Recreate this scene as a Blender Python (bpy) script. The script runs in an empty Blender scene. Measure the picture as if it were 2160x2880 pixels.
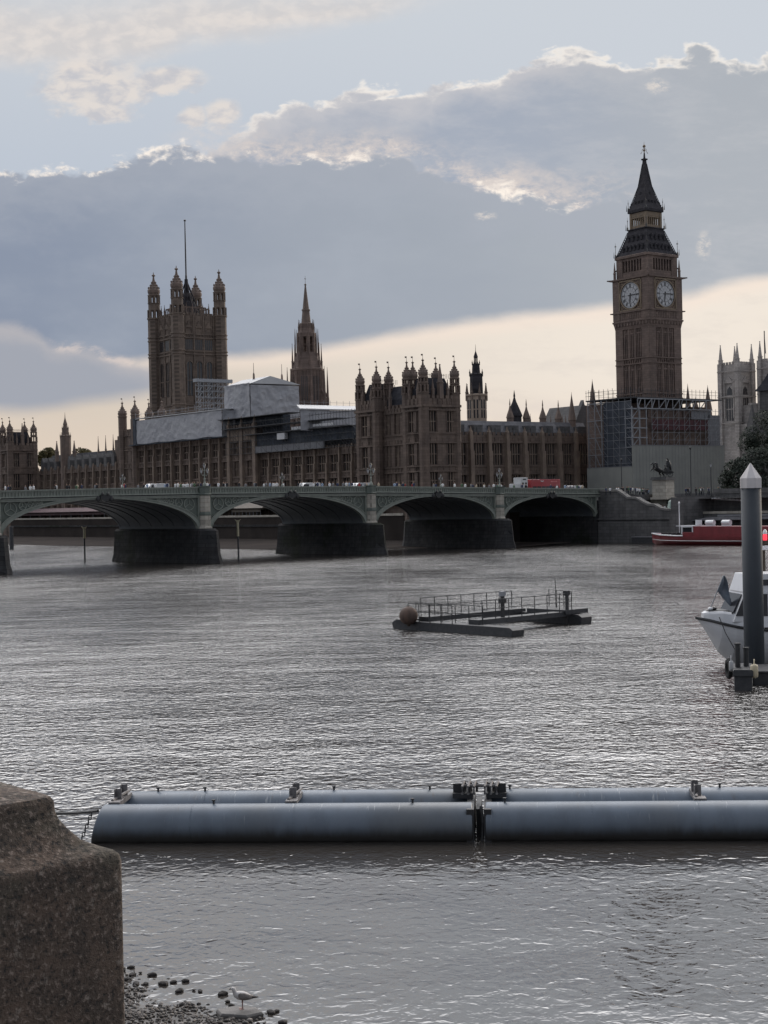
import bpy, bmesh, math, random
from mathutils import Vector, Matrix
import numpy as np
random.seed(7)
R = math.radians
S = bpy.context.scene
COL = S.collection
sin, cos, pi = math.sin, math.cos, math.pi

# ---------------------------------------------------------------- camera
F, PIT, ROLL, H = 4216.0, -0.0056, 0.0223, 9.65
cd = bpy.data.cameras.new("camera")
cam = bpy.data.objects.new("camera", cd)
COL.objects.link(cam)
cd.sensor_fit = 'VERTICAL'; cd.sensor_height = 36.0; cd.lens = F / 2880 * 36
cd.clip_start = 0.1; cd.clip_end = 9000
cam.matrix_world = (Matrix.Translation((0, 0, H)) @ Matrix.Rotation(R(90) + PIT, 4, 'X')
                    @ Matrix.Rotation(-ROLL, 4, 'Z'))
S.camera = cam
S.view_settings.view_transform = 'Standard'
S.view_settings.look = 'None'
S.view_settings.exposure = 0.0
S.view_settings.gamma = 1.0
S.cycles.use_denoising = True
S.cycles.max_bounces = 6
S.cycles.diffuse_bounces = 3
S.cycles.glossy_bounces = 3
S.cycles.caustics_reflective = False
S.cycles.caustics_refractive = False
S.cycles.sample_clamp_indirect = 6

def lin(r, g, b):
    f = lambda c: (c / 255 / 12.92) if c / 255 <= .04045 else ((c / 255 + .055) / 1.055) ** 2.4
    return (f(r), f(g), f(b), 1.0)

# ---------------------------------------------------------------- node helper
class NT:
    def __init__(s, tree): s.t = tree
    def n(s, typ, **kw):
        nd = s.t.nodes.new(typ)
        for k, v in kw.items(): setattr(nd, k, v)
        return nd
    def put(s, sock, val):
        if hasattr(val, 'is_output') or isinstance(val, bpy.types.NodeSocket): s.t.links.new(val, sock)
        else: sock.default_value = val
    def m(s, op, a, b=None, c=None, clamp=False):
        nd = s.n('ShaderNodeMath', operation=op, use_clamp=clamp)
        for i, v in enumerate((a, b, c)):
            if v is not None: s.put(nd.inputs[i], v)
        return nd.outputs[0]
    def smooth(s, x, a, b):
        nd = s.n('ShaderNodeMapRange', interpolation_type='SMOOTHSTEP')
        s.put(nd.inputs[0], x); s.put(nd.inputs[1], a); s.put(nd.inputs[2], b)
        return nd.outputs[0]
    def noise(s, vec, scale, detail=4, rough=.55, dist=0.0):
        nd = s.n('ShaderNodeTexNoise')
        if vec is not None: s.put(nd.inputs['Vector'], vec)
        nd.inputs['Scale'].default_value = scale; nd.inputs['Detail'].default_value = detail
        nd.inputs['Roughness'].default_value = rough; nd.inputs['Distortion'].default_value = dist
        return nd.outputs[0]
    def mix(s, fac, a, b, mode='MIX'):
        nd = s.n('ShaderNodeMix', data_type='RGBA', blend_type=mode)
        s.put(nd.inputs[0], fac); s.put(nd.inputs[6], a); s.put(nd.inputs[7], b)
        return nd.outputs[2]
    def curve(s, x, pts, x1, y1):
        nd = s.n('ShaderNodeFloatCurve')
        c = nd.mapping.curves[0]
        pts = sorted(pts)
        c.points[0].location = (pts[0][0] / x1, pts[0][1] / y1)
        c.points[1].location = (pts[-1][0] / x1, pts[-1][1] / y1)
        for p in pts[1:-1]: c.points.new(p[0] / x1, p[1] / y1)
        nd.mapping.update()
        s.put(nd.inputs[1], s.m('DIVIDE', x, x1, clamp=True))
        return s.m('MULTIPLY', nd.outputs[0], y1)
    def xyz(s, x, y, z):
        nd = s.n('ShaderNodeCombineXYZ')
        for i, v in enumerate((x, y, z)): s.put(nd.inputs[i], v)
        return nd.outputs[0]

# ---------------------------------------------------------------- sky (world) and sun
SUN_EL, SUN_AZ = R(19), R(42)          # azimuth measured from +Y towards +X
W = bpy.data.worlds.new("World"); S.world = W; W.use_nodes = True
W.node_tree.nodes.clear()
k = NT(W.node_tree)
SKY = 0.1
nish = k.n('ShaderNodeTexSky', sky_type='NISHITA', sun_disc=False)
nish.sun_elevation = SUN_EL; nish.sun_rotation = SUN_AZ
nish.air_density = 1.0; nish.dust_density = 2.0
tc = k.n('ShaderNodeTexCoord')
sp = k.n('ShaderNodeSeparateXYZ'); k.t.links.new(tc.outputs['Generated'], sp.inputs[0])
dx, dy, dz = sp.outputs
yy = k.m('MAXIMUM', dy, 0.12)
U0 = k.m('MULTIPLY', k.m('DIVIDE', dx, yy), F / 1000)          # tangent-plane position of a sky direction
V0 = k.m('MULTIPLY', k.m('DIVIDE', dz, yy), -F / 1000)
U = k.m('ADD', k.m('ADD', U0, 1.08), k.m('MULTIPLY', V0, ROLL))
V = k.m('ADD', k.m('SUBTRACT', V0, k.m('MULTIPLY', U0, ROLL)), 1.416)
P = k.xyz(U, k.m('MULTIPLY', V, 1.7), 0.0)
P2 = k.xyz(U, k.m('MULTIPLY', V, 3.0), 3.7)
nA = k.m('SUBTRACT', k.noise(P, 3.2, 9, .62), .5)
nB = k.m('SUBTRACT', k.noise(P, 11.0, 8, .66, .35), .5)
nC = k.m('SUBTRACT', k.noise(P2, 2.0, 6, .55), .5)
nD = k.noise(P, 30.0, 6, .7)
nE = k.m('SUBTRACT', k.noise(P, 34.0, 6, .7, .5), .5)
def billow(vec, sc, det):
    return k.m('ABSOLUTE', k.m('MULTIPLY', k.m('SUBTRACT', k.noise(vec, sc, det, .5, .3), .5), 2))
bil1, bil2 = billow(P, 6.5, 2), billow(P, 19.0, 3)
nF = k.m('ADD', k.m('ADD', k.m('MULTIPLY', k.m('SUBTRACT', bil1, .25), .085), k.m('MULTIPLY', k.m('SUBTRACT', bil2, .25), .036)), k.m('MULTIPLY', nE, .014))
nS = k.noise(P, 15.0, 5, .55, .3)
col = lambda r, g, b: tuple(1.07 * c / SKY if i < 3 else 1 for i, c in enumerate(lin(r, g, b)))
# clear sky between the clouds
base = k.mix(k.smooth(V, -.1, .6), col(200, 205, 211), col(185, 193, 205))
base = k.mix(.06, base, nish.outputs[0])
base = k.mix(k.smooth(U, .5, 2.4), base, col(196, 202, 210))
# high cream streak and the puffs at upper left
T0 = k.curve(U, [(0, .02), (.25, .03), (.6, .0), (.95, .0), (1.3, .0), (2.2, .0)], 2.2, .3)
lo = k.curve(U, [(0, .20), (.3, .20), (.55, .135), (.85, .10), (1.1, .06), (1.3, .01), (2.2, .0)], 2.2, .3)
Vd = k.m('ADD', V, k.m('ADD', k.m('MULTIPLY', nA, .09), k.m('MULTIPLY', nB, .045)))
streak = k.m('MULTIPLY', k.smooth(k.m('SUBTRACT', lo, Vd), -.02, .06), k.smooth(k.m('SUBTRACT', Vd, T0), -.09, .06))
streak = k.m('MULTIPLY', streak, k.smooth(U, 1.42, 1.0))
c = k.mix(k.m('MULTIPLY', streak, .85), base, k.mix(k.smooth(nS, .35, .7), col(204, 200, 199), col(222, 214, 208)))
def blob(u, v, ru, rv, a=.5, b=1.05):
    e = k.m('SQRT', k.m('ADD', k.m('POWER', k.m('DIVIDE', k.m('SUBTRACT', U, u), ru), 2),
                        k.m('POWER', k.m('DIVIDE', k.m('SUBTRACT', Vd, v), rv), 2)))
    e = k.m('ADD', e, k.m('MULTIPLY', nB, 1.1))
    return k.smooth(e, b, a)
puff = k.m('MAXIMUM', k.m('MAXIMUM', blob(.27, .245, .19, .09), blob(.47, .225, .13, .05)),
           k.m('MAXIMUM', blob(.54, .335, .05, .035), k.m('MAXIMUM', blob(.63, .33, .06, .05), blob(.29, .31, .10, .04))))
c = k.mix(k.m('MULTIPLY', puff, .75), c, k.mix(k.smooth(nS, .35, .62), col(192, 190, 194), col(226, 216, 207)))
# second bank (upper right) and main bank (across the middle)
T2 = k.curve(U, [(0, .50), (.35, .46), (.55, .42), (.68, .345), (.80, .285), (.92, .262), (1.0, .236), (1.15, .248), (1.29, .212),
                 (1.40, .196), (1.52, .148), (1.64, .140), (1.79, .172), (1.90, .150), (2.0, .128), (2.06, .158), (2.2, .130)], 2.2, 1.0)
T1 = k.curve(U, [(0, .482), (.15, .462), (.29, .452), (.40, .425), (.50, .412), (.65, .422), (.85, .436), (1.1, .425), (1.22, .462),
                 (1.33, .502), (1.5, .540), (1.64, .560), (1.72, .535), (1.84, .548), (2.0, .62), (2.2, .8)], 2.2, 1.0)
B1 = k.curve(U, [(0, 1.10), (.12, 1.06), (.25, 1.03), (.42, 1.0), (.65, .988), (.87, .975), (1.05, .945), (1.2, .918), (1.45, .878),
                 (1.72, .850), (1.93, .828), (2.05, .792), (2.2, .768)], 2.2, 1.4)
d2 = k.m('ADD', k.m('SUBTRACT', V, T2), k.m('ADD', k.m('MULTIPLY', nA, .05), nF))
m2 = k.smooth(d2, -.006, .016)
int2 = k.mix(k.smooth(k.m('ADD', d2, k.m('ADD', k.m('MULTIPLY', nC, .10), k.m('MULTIPLY', nB, .10))), .0, .13), col(190, 190, 195), col(160, 168, 182))
int2 = k.mix(k.smooth(U, 1.3, 2.1), int2, col(170, 175, 182))
int2 = k.mix(k.m('MULTIPLY', k.smooth(k.noise(P2, 4.0, 7, .65), .42, .70), .35), int2, col(192, 193, 197))
rim2 = k.m('MULTIPLY', k.m('MULTIPLY', k.smooth(d2, .034, .0), k.smooth(k.m('ADD', nA, k.m('MULTIPLY', nB, .9)), -.16, .08)), k.smooth(U, .55, .8))
int2 = k.mix(rim2, int2, col(248, 240, 230))
c = k.mix(m2, c, int2)
d1 = k.m('ADD', k.m('SUBTRACT', V, T1), k.m('ADD', k.m('MULTIPLY', nA, .05), nF))
seam = k.m('MULTIPLY', k.m('MULTIPLY', k.smooth(d1, -.11, -.005), k.smooth(U, .40, .75)), k.smooth(U, 1.9, 1.6))
seam = k.m('MULTIPLY', seam, k.smooth(k.m('ADD', k.m('ADD', nA, nB), k.m('MULTIPLY', nE, .5)), -.22, .16))
c = k.mix(k.m('MULTIPLY', seam, .85), c, col(216, 205, 198))
m1 = k.m('MULTIPLY', k.smooth(d1, -.006, .02), k.smooth(U, 2.05, 1.75))
tone = k.m('ADD', U, k.m('ADD', k.m('MULTIPLY', nC, .5), k.m('MULTIPLY', nA, .25)))
int1 = k.mix(k.smooth(tone, -.1, 1.1), col(135, 145, 163), col(156, 163, 174))
int1 = k.mix(k.m('MULTIPLY', k.smooth(k.noise(P, 3.4, 5, .55), .42, .75), .26), int1, col(172, 178, 188))
int1 = k.mix(k.smooth(tone, 1.0, 2.1), int1, col(171, 176, 182))
int1 = k.mix(k.m('MULTIPLY', k.smooth(k.m('ADD', d1, k.m('MULTIPLY', k.m('ADD', nA, nC), .25)), .20, .0), .6), int1, col(166, 171, 181))
rim1 = k.m('MULTIPLY', k.smooth(k.m('ABSOLUTE', k.m('SUBTRACT', d1, .004)), .024, .002), k.smooth(k.m('ADD', nA, nB), -.03, .16))
rim1 = k.m('MULTIPLY', rim1, k.smooth(U, 1.86, 1.78))
c = k.mix(m1, c, int1)
c = k.mix(rim1, c, col(248, 238, 227))
wisp = k.m('MAXIMUM', k.m('MAXIMUM', blob(1.365, .603, .035, .012, .2, 1.2), blob(1.98, .685, .022, .038, .2, 1.2)), blob(1.845, .24, .04, .022, .2, 1.2))
c = k.mix(k.m('MULTIPLY', k.m('MULTIPLY', wisp, k.smooth(nD, .38, .6)), .75), c, col(228, 218, 208))
# bright clear band under the bank, down to the horizon
dB = k.m('ADD', k.m('SUBTRACT', V, B1), k.m('ADD', k.m('MULTIPLY', nC, .05), k.m('MULTIPLY', nB, .012)))
mB = k.smooth(dB, -.018, .028)
low = k.mix(k.smooth(U, .1, 1.9), col(203, 193, 181), col(234, 224, 212))
low = k.mix(k.m('MULTIPLY', k.smooth(k.noise(P2, 6.0, 7, .62), .45, .72), .30), low, col(206, 198, 192))
low = k.mix(k.m('MULTIPLY', k.smooth(V, 1.02, 1.30), .5), low, col(226, 206, 186))
low = k.mix(k.m('MULTIPLY', k.smooth(k.m('ABSOLUTE', k.m('SUBTRACT', dB, .02)), .05, .0), .5), low, col(240, 222, 208))
c = k.mix(mB, c, low)
hz = blob(1.62, 1.150, .30, .03, .1, 1.3)
c = k.mix(k.m('MULTIPLY', hz, .35), c, col(205, 195, 192))
# grey cloud low on the left with a lit crest
TL = k.curve(U, [(0, .905), (.1, .925), (.15, .965), (.25, .975), (.32, 1.005), (.42, 1.02), (.52, 1.03), (2.2, 1.03)], 2.2, 1.4)
BL = k.curve(U, [(0, 1.155), (.12, 1.150), (.25, 1.130), (.42, 1.11), (.56, 1.06), (.7, 1.03), (2.2, 1.0)], 2.2, 1.4)
dL = k.m('ADD', k.m('SUBTRACT', V, TL), k.m('ADD', k.m('MULTIPLY', nA, .05), k.m('MULTIPLY', nB, .04)))
eL = k.m('ADD', k.m('SUBTRACT', BL, V), k.m('MULTIPLY', nC, .05))
mL = k.m('MULTIPLY', k.m('MULTIPLY', k.smooth(dL, -.015, .03), k.smooth(eL, -.02, .035)), k.smooth(U, .62, .45))
inL = k.mix(k.smooth(k.m('ADD', dL, k.m('MULTIPLY', nC, .1)), .0, .08), col(176, 174, 178), col(158, 162, 172))
inL = k.mix(k.m('MULTIPLY', k.m('MULTIPLY', k.m('MULTIPLY', k.smooth(dL, .035, .0), k.smooth(k.m('ADD', nA, nB), -.06, .14)), k.smooth(U, .1, .16)), k.smooth(U, .44, .34)), inL, col(232, 214, 202))
c = k.mix(mL, c, inL)
# the rest of the dome: broken grey cloud
gen = k.noise(tc.outputs['Generated'], 2.2, 6, .55)
over = k.mix(k.smooth(gen, .35, .68), col(172, 182, 200), col(205, 206, 210))
over = k.mix(.15, over, nish.outputs[0])
added_glow = k.m('MULTIPLY', k.m('MULTIPLY', k.smooth(dz, .29, .60), k.smooth(dz, 1.0, .75)), k.smooth(dy, .05, .45))  # extra brightness added above the frame so the water reflects more light
over = k.mix(k.m('MULTIPLY', added_glow, .92), over, tuple(v / SKY for v in (4.5, 4.42, 4.42)) + (1,))
inview = k.m('MULTIPLY', k.smooth(dy, .55, .8), k.smooth(V, -.5, -.03))
c = k.mix(inview, over, c)
bg = k.n('ShaderNodeBackground'); bg.inputs[1].default_value = SKY
wo = k.n('ShaderNodeOutputWorld')
k.put(bg.inputs[0], c); k.t.links.new(bg.outputs[0], wo.inputs[0])
W.cycles.sampling_method = 'MANUAL'; W.cycles.sample_map_resolution = 512

sl = bpy.data.lights.new("sun", 'SUN'); sl.energy = 0.9; sl.angle = R(10); sl.color = (1.0, .82, .62)
sun = bpy.data.objects.new("sun", sl); COL.objects.link(sun)
sd = Vector((sin(SUN_AZ) * cos(SUN_EL), cos(SUN_AZ) * cos(SUN_EL), sin(SUN_EL)))
sun.rotation_euler = (-sd).to_track_quat('-Z', 'Y').to_euler()
sun.location = sd * 400

# ---------------------------------------------------------------- survey: turn a sight line into a place
def ray(px, py):
    u, v = px - 1080, py - 1440
    cr, sr = cos(ROLL), sin(ROLL)
    a, b = u * cr - v * sr, u * sr + v * cr
    y = F * cos(PIT) + b * sin(PIT); z = F * sin(PIT) - b * cos(PIT)
    return Vector((a / y, 1, z / y))
def at(px, py, Y):
    r = ray(px, py) * Y; r.z += H; return r
def ground(px, py, z=0.0):
    r = ray(px, py); t = (z - H) / r.z; r = r * t; r.z = z; return r
BX, BY, TH = 71.54, 400.4, .6328            # clock tower: centre of the palace grid and its turn
EX = Vector((cos(TH), sin(TH), 0)); EY = Vector((-sin(TH), cos(TH), 0)); BO = Vector((BX, BY, 0))
def loc(x, y, z=0.0): return BO + EX * x + EY * y + Vector((0, 0, z))
def tolocal(p): q = p - BO; return q.dot(EX), q.dot(EY)
X0 = -71.93                                  # east (river) front of the palace, in palace grid

# ---------------------------------------------------------------- object helpers
def tag(o, label=None, cat=None, group=None, kind=None):
    if label: o['label'] = label
    if cat: o['category'] = cat
    if group: o['group'] = group
    if kind: o['kind'] = kind
    return o
def empty(name, p=(0, 0, 0), rz=0.0, label=None, cat=None, group=None):
    o = bpy.data.objects.new(name, None); COL.objects.link(o)
    o.location = p; o.rotation_euler = (0, 0, rz); o.empty_display_size = .5
    return tag(o, label, cat, group)
KIDS = {}
def adopt(o, par):
    o.parent = par; KIDS.setdefault(par.name, []).append(o)
def copy_tree(o, par=None):
    c = o.copy(); COL.objects.link(c)
    if par: adopt(c, par)
    for ch in KIDS.get(o.name, []): copy_tree(ch, c)
    return c

class MB:
    """collects shapes, becomes one mesh object"""
    def __init__(s): s.v = []; s.f = []; s.mi = []; s.cur = 0
    def add(s, vs, fs):
        b = len(s.v); s.v.extend([tuple(p) for p in vs])
        for f in fs: s.f.append([b + i for i in f]); s.mi.append(s.cur)
    def box(s, x0, x1, y0, y1, z0, z1):
        s.add([(x0, y0, z0), (x1, y0, z0), (x1, y1, z0), (x0, y1, z0), (x0, y0, z1), (x1, y0, z1), (x1, y1, z1), (x0, y1, z1)],
              [(0, 3, 2, 1), (4, 5, 6, 7), (0, 1, 5, 4), (1, 2, 6, 5), (2, 3, 7, 6), (3, 0, 4, 7)])
    def tbox(s, T, u0, u1, d0, d1, z0, z1):
        c = [T(u, d, z) for z in (z0, z1) for (u, d) in ((u0, d0), (u1, d0), (u1, d1), (u0, d1))]
        s.add(c, [(0, 3, 2, 1), (4, 5, 6, 7), (0, 1, 5, 4), (1, 2, 6, 5), (2, 3, 7, 6), (3, 0, 4, 7)])
    def loft(s, rings, cap0=True, cap1=True):
        n = len(rings[0]); vs = [p for r in rings for p in r]; fs = []
        for i in range(len(rings) - 1):
            for j in range(n):
                a, b = i * n + j, i * n + (j + 1) % n
                fs.append((a, b, b + n, a + n))
        if cap0: fs.append(tuple(range(n - 1, -1, -1)))
        if cap1: fs.append(tuple(range((len(rings) - 1) * n, len(rings) * n)))
        s.add(vs, fs)
    def lathe(s, cx, cy, prof, n=8, rot=None):
        rot = pi / n if rot is None else rot
        s.loft([[(cx + r * cos(rot + 2 * pi * j / n), cy + r * sin(rot + 2 * pi * j / n), z) for j in range(n)] for r, z in prof])
    def sq(s, cx, cy, prof):
        s.loft([[(cx - h, cy - h, z), (cx + h, cy - h, z), (cx + h, cy + h, z), (cx - h, cy + h, z)] for h, z in prof])
    def prism(s, poly, z0, z1):
        s.loft([[(x, y, z0) for x, y in poly], [(x, y, z1) for x, y in poly]])
    def slab(s, pts, vec):
        """any planar polygon given a thickness"""
        v = Vector(vec); s.loft([[Vector(p) for p in pts], [Vector(p) + v for p in pts]])
    def tube(s, p, q, r, n=5, r2=None):
        p, q = Vector(p), Vector(q); d = q - p
        if d.length < 1e-6: return
        a = d.normalized().orthogonal().normalized(); b = d.normalized().cross(a)
        r2 = r if r2 is None else r2
        s.loft([[p + a * (r * cos(2 * pi * j / n)) + b * (r * sin(2 * pi * j / n)) for j in range(n)],
                [q + a * (r2 * cos(2 * pi * j / n)) + b * (r2 * sin(2 * pi * j / n)) for j in range(n)]])
    def path(s, pts, r, n=6):
        pts = [Vector(p) for p in pts]; rings = []
        for i, p in enumerate(pts):
            d = (pts[min(i + 1, len(pts) - 1)] - pts[max(i - 1, 0)]).normalized()
            a = d.cross(Vector((0, 0, 1)))
            a = a.normalized() if a.length > 1e-3 else Vector((1, 0, 0))
            b = d.cross(a); rr = r[i] if isinstance(r, (list, tuple)) else r
            rings.append([p + a * (rr * cos(2 * pi * j / n)) + b * (rr * sin(2 * pi * j / n)) for j in range(n)])
        s.loft(rings)
    def ball(s, c, rx, ry=None, rz=None, n=8, m=6):
        ry = ry or rx; rz = rz or rx
        s.loft([[(c[0] + rx * sin(t) * cos(2 * pi * j / n), c[1] + ry * sin(t) * sin(2 * pi * j / n), c[2] - rz * cos(t)) for j in range(n)]
                for t in [pi * (i + .02) / (m + .04) for i in range(m + 1)]])
    def build(s, name, mats, parent=None, origin=None, smooth=False, bevel=0.0, rz=0.0):
        me = bpy.data.meshes.new(name)
        o = Vector(origin) if origin is not None else Vector((0, 0, 0))
        vs = [(Vector(p) - o) for p in s.v]
        if rz:
            m = Matrix.Rotation(-rz, 3, 'Z'); vs = [m @ p for p in vs]
        me.from_pydata([tuple(p) for p in vs], [], s.f)
        if not isinstance(mats, (list, tuple)): mats = [mats]
        for mm in mats: me.materials.append(mm)
        if len(mats) > 1: me.polygons.foreach_set('material_index', s.mi)
        bm = bmesh.new(); bm.from_mesh(me); bmesh.ops.recalc_face_normals(bm, faces=bm.faces)
        if bevel: bmesh.ops.bevel(bm, geom=bm.edges[:], offset=bevel, segments=2, affect='EDGES', profile=.6)
        bm.to_mesh(me); bm.free()
        if smooth: me.polygons.foreach_set('use_smooth', [True] * len(me.polygons))
        ob = bpy.data.objects.new(name, me); COL.objects.link(ob)
        ob.location = o; ob.rotation_euler = (0, 0, rz)
        if parent: adopt(ob, parent)
        return ob

# ---------------------------------------------------------------- materials
def mat(name, c1, c2=None, scale=1.0, rough=.85, streak=0.0, bump=0.0, metal=0.0, spec=.5, detail=6, brick=None, coat=0.0, c3=None):
    m = bpy.data.materials.new(name); m.use_nodes = True
    q = NT(m.node_tree); bs = m.node_tree.nodes['Principled BSDF']
    bs.inputs['Roughness'].default_value = rough; bs.inputs['Metallic'].default_value = metal
    bs.inputs['Specular IOR Level'].default_value = spec
    bs.inputs['Coat Weight'].default_value = coat
    c1 = (*c1[:3], 1); c2 = (*(c2 or c1)[:3], 1)
    t = q.n('ShaderNodeTexCoord').outputs['Object']
    n1 = q.noise(t, scale, detail, .6)
    cc = q.mix(q.smooth(n1, .32, .68), c1, c2)
    if c3: cc = q.mix(q.smooth(q.noise(t, scale * .23, 5, .6), .5, .7), cc, (*c3[:3], 1))
    if streak:
        mp = q.n('ShaderNodeMapping'); mp.inputs['Scale'].default_value = (1.2, 1.2, .09)
        q.put(mp.inputs[0], t)
        st = q.smooth(q.noise(mp.outputs[0], scale * 1.5, 5, .65), .38, .7)
        cc = q.mix(q.m('MULTIPLY', st, streak), cc, tuple(v * .45 for v in c1[:3]) + (1,))
    if brick:
        bw, bh = brick
        sx = q.n('ShaderNodeSeparateXYZ'); q.put(sx.inputs[0], t)
        bt = q.n('ShaderNodeTexBrick'); q.put(bt.inputs[0], q.xyz(q.m('ADD', sx.outputs[0], sx.outputs[1]), sx.outputs[2], 0.0))
        bt.inputs['Scale'].default_value = 1; bt.inputs['Brick Width'].default_value = bw; bt.inputs['Row Height'].default_value = bh
        bt.inputs['Mortar Size'].default_value = .03
        bt.inputs['Color1'].default_value = (1, 1, 1, 1); bt.inputs['Color2'].default_value = (.72, .72, .72, 1); bt.inputs['Mortar'].default_value = (.5, .5, .5, 1)
        cc = q.mix(1.0, cc, bt.outputs[0], 'MULTIPLY')
    q.put(bs.inputs['Base Color'], cc)
    if bump:
        b = q.n('ShaderNodeBump'); b.inputs['Strength'].default_value = 1.0; b.inputs['Distance'].default_value = bump
        q.put(b.inputs['Height'], q.noise(t, scale * 3, 6, .65)); q.put(bs.inputs['Normal'], b.outputs[0])
    return m
M = {}
M['stone'] = mat('palace_stone', (.195, .142, .112), (.128, .094, .078), .35, streak=.55, brick=(1.6, .7))
M['stone_pale'] = mat('buttress_stone', (.235, .178, .138), (.155, .116, .092), .4, streak=.35)
M['tower'] = mat('clock_tower_stone', (.205, .146, .12), (.150, .108, .092), .3, streak=.5, brick=(1.4, .6))
M['vtower'] = mat('square_tower_stone', (.205, .155, .122), (.142, .108, .088), .25, streak=.45, brick=(1.8, .8))
M['turret'] = mat('turret_stone', (.185, .135, .11), (.13, .10, .085), .6, streak=.4)
M['dark_glass'] = mat('window_glass', (.018, .018, .022), (.03, .03, .034), .5, rough=.18)
M['slate'] = mat('slate_roof', (.035, .036, .044), (.055, .055, .064), .8, rough=.9, spec=.15, brick=(.7, .45))
M['iron_roof'] = mat('cast_iron_roof', (.042, .040, .046), (.060, .057, .062), .9, rough=.9, spec=.12, brick=(1.2, .9))
M['gilt'] = mat('gilded_stone', (.185, .132, .08), (.135, .10, .07), 1.5, rough=.6)
M['dial'] = mat('opal_glass', (.40, .40, .41), (.33, .335, .35), .6, rough=.4)
M['black'] = mat('black_iron', (.012, .012, .014), (.022, .022, .024), 2, rough=.5)
M['iron'] = mat('dark_steel', (.03, .032, .036), (.05, .05, .053), 3, rough=.55, metal=.3)
M['pale_stone'] = mat('abbey_stone', (.44, .40, .37), (.35, .318, .30), .3, streak=.35, brick=(1.2, .6))
M['granite'] = mat('granite', (.44, .405, .345), (.36, .33, .285), 1.2, streak=.15, brick=(1.5, .75))
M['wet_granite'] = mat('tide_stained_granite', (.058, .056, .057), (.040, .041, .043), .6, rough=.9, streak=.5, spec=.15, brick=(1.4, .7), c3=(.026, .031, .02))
M['green'] = mat('green_iron_paint', (.225, .243, .21), (.188, .205, .18), .9, rough=.55, streak=.35)
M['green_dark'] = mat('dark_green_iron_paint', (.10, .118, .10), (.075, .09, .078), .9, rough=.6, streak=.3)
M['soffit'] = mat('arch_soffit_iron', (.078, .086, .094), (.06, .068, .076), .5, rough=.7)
M['wall_grey'] = mat('embankment_granite', (.135, .13, .13), (.10, .097, .097), .5, streak=.5, brick=(1.6, .7))
M['road'] = mat('asphalt', (.05, .05, .052), (.06, .06, .06), 2, rough=.9)
M['ground'] = mat('paving', (.16, .155, .15), (.12, .118, .115), .3, rough=.9)
M['sheet'] = mat('white_sheeting', (.37, .37, .385), (.30, .30, .32), .25, rough=.85, bump=.06)
M['roof_white'] = mat('temporary_roof_panel', (.5, .5, .5), (.43, .43, .44), .4, rough=.6)
M['pole'] = mat('scaffold_tube', (.30, .31, .33), (.22, .23, .25), 2, rough=.45, metal=.5)
M['net'] = mat('debris_netting', (.045, .053, .07), (.022, .027, .036), .5, rough=.9, c3=(.075, .082, .095))
M['net_red'] = mat('red_banner_cloth', (.075, .024, .028), (.045, .02, .024), .5, rough=.9)
M['deck_grey'] = mat('scaffold_board', (.19, .19, .20), (.15, .15, .16), 1, rough=.9)
M['hoard'] = mat('painted_hoarding', (.215, .218, .20), (.185, .188, .175), .25, rough=.8)
M['bronze'] = mat('dark_bronze', (.02, .021, .023), (.035, .035, .036), 2, rough=.5, metal=.4)
M['mud'] = mat('river_mud', (.05, .042, .038), (.036, .031, .029), .12, rough=1.0, spec=.03, c3=(.028, .024, .022))
M['leaf'] = mat('tree_leaves', (.017, .025, .018), (.028, .037, .023), .5, rough=.8)
M['leaf_autumn'] = mat('yellowing_leaves', (.075, .07, .028), (.12, .095, .035), .5, rough=.8)
M['bark'] = mat('bark', (.05, .04, .032), (.07, .057, .045), 3, rough=.95)
# ================================================================ SETTING
def struct(name, mb, m, **kw):
    return tag(mb.build(name, m, **kw), kind='structure')

# ---- water: one sheet to the horizon
def water_material():
    m = bpy.data.materials.new('river_water'); m.use_nodes = True
    q = NT(m.node_tree); bs = m.node_tree.nodes['Principled BSDF']
    bs.inputs['Base Color'].default_value = (.045, .04, .036, 1)
    bs.inputs['Roughness'].default_value = .045; bs.inputs['IOR'].default_value = 3.2
    t = q.n('ShaderNodeTexCoord').outputs['Object']
    def mp(sx, sy, rz=0.0):
        d = q.n('ShaderNodeMapping'); d.inputs['Scale'].default_value = (sx, sy, 1); d.inputs['Rotation'].default_value = (0, 0, rz)
        q.put(d.inputs[0], t); return d.outputs[0]
    gust = q.smooth(q.noise(mp(.03, .011, .25), 1, 4, .6), .36, .66)
    near = q.noise(mp(.16, .30, .2), 1, 3, .5)
    w1 = q.noise(mp(1.0, .95, .18), 2.4, 2, .5, .7)          # wavelets
    w2 = q.noise(mp(.8, 1.1, -.35), 4.6, 2, .5, .3)          # ripples
    w3 = q.noise(mp(.5, 1.0, .1), .55, 2, .5)                # longer waves
    w4 = q.noise(mp(.045, .10, .3), 1, 2, .5)
    h = q.m('MULTIPLY', w1, .175)
    h = q.m('ADD', h, q.m('MULTIPLY', w2, .055))
    h = q.m('ADD', h, q.m('MULTIPLY', w3, .16))
    w5 = q.noise(mp(.6, 1.0, -.1), .20, 2, .5)               # wave groups that still read far out
    h = q.m('ADD', h, q.m('MULTIPLY', w5, .26))
    amp = q.m('MULTIPLY_ADD', gust, .62, .52)
    sep = q.n('ShaderNodeSeparateXYZ'); q.put(sep.inputs[0], t)
    calm = q.m('MULTIPLY_ADD', q.smooth(sep.outputs[1], 34, 60), .81, .19)   # sheltered inside the boom
    h = q.m('MULTIPLY', q.m('MULTIPLY', h, amp), calm)
    h = q.m('ADD', h, q.m('MULTIPLY', w4, .2))
    b = q.n('ShaderNodeBump'); b.inputs['Strength'].default_value = 1.0; b.inputs['Distance'].default_value = 1.0
    q.put(b.inputs['Height'], h); q.put(bs.inputs['Normal'], b.outputs[0])
    return m
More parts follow.
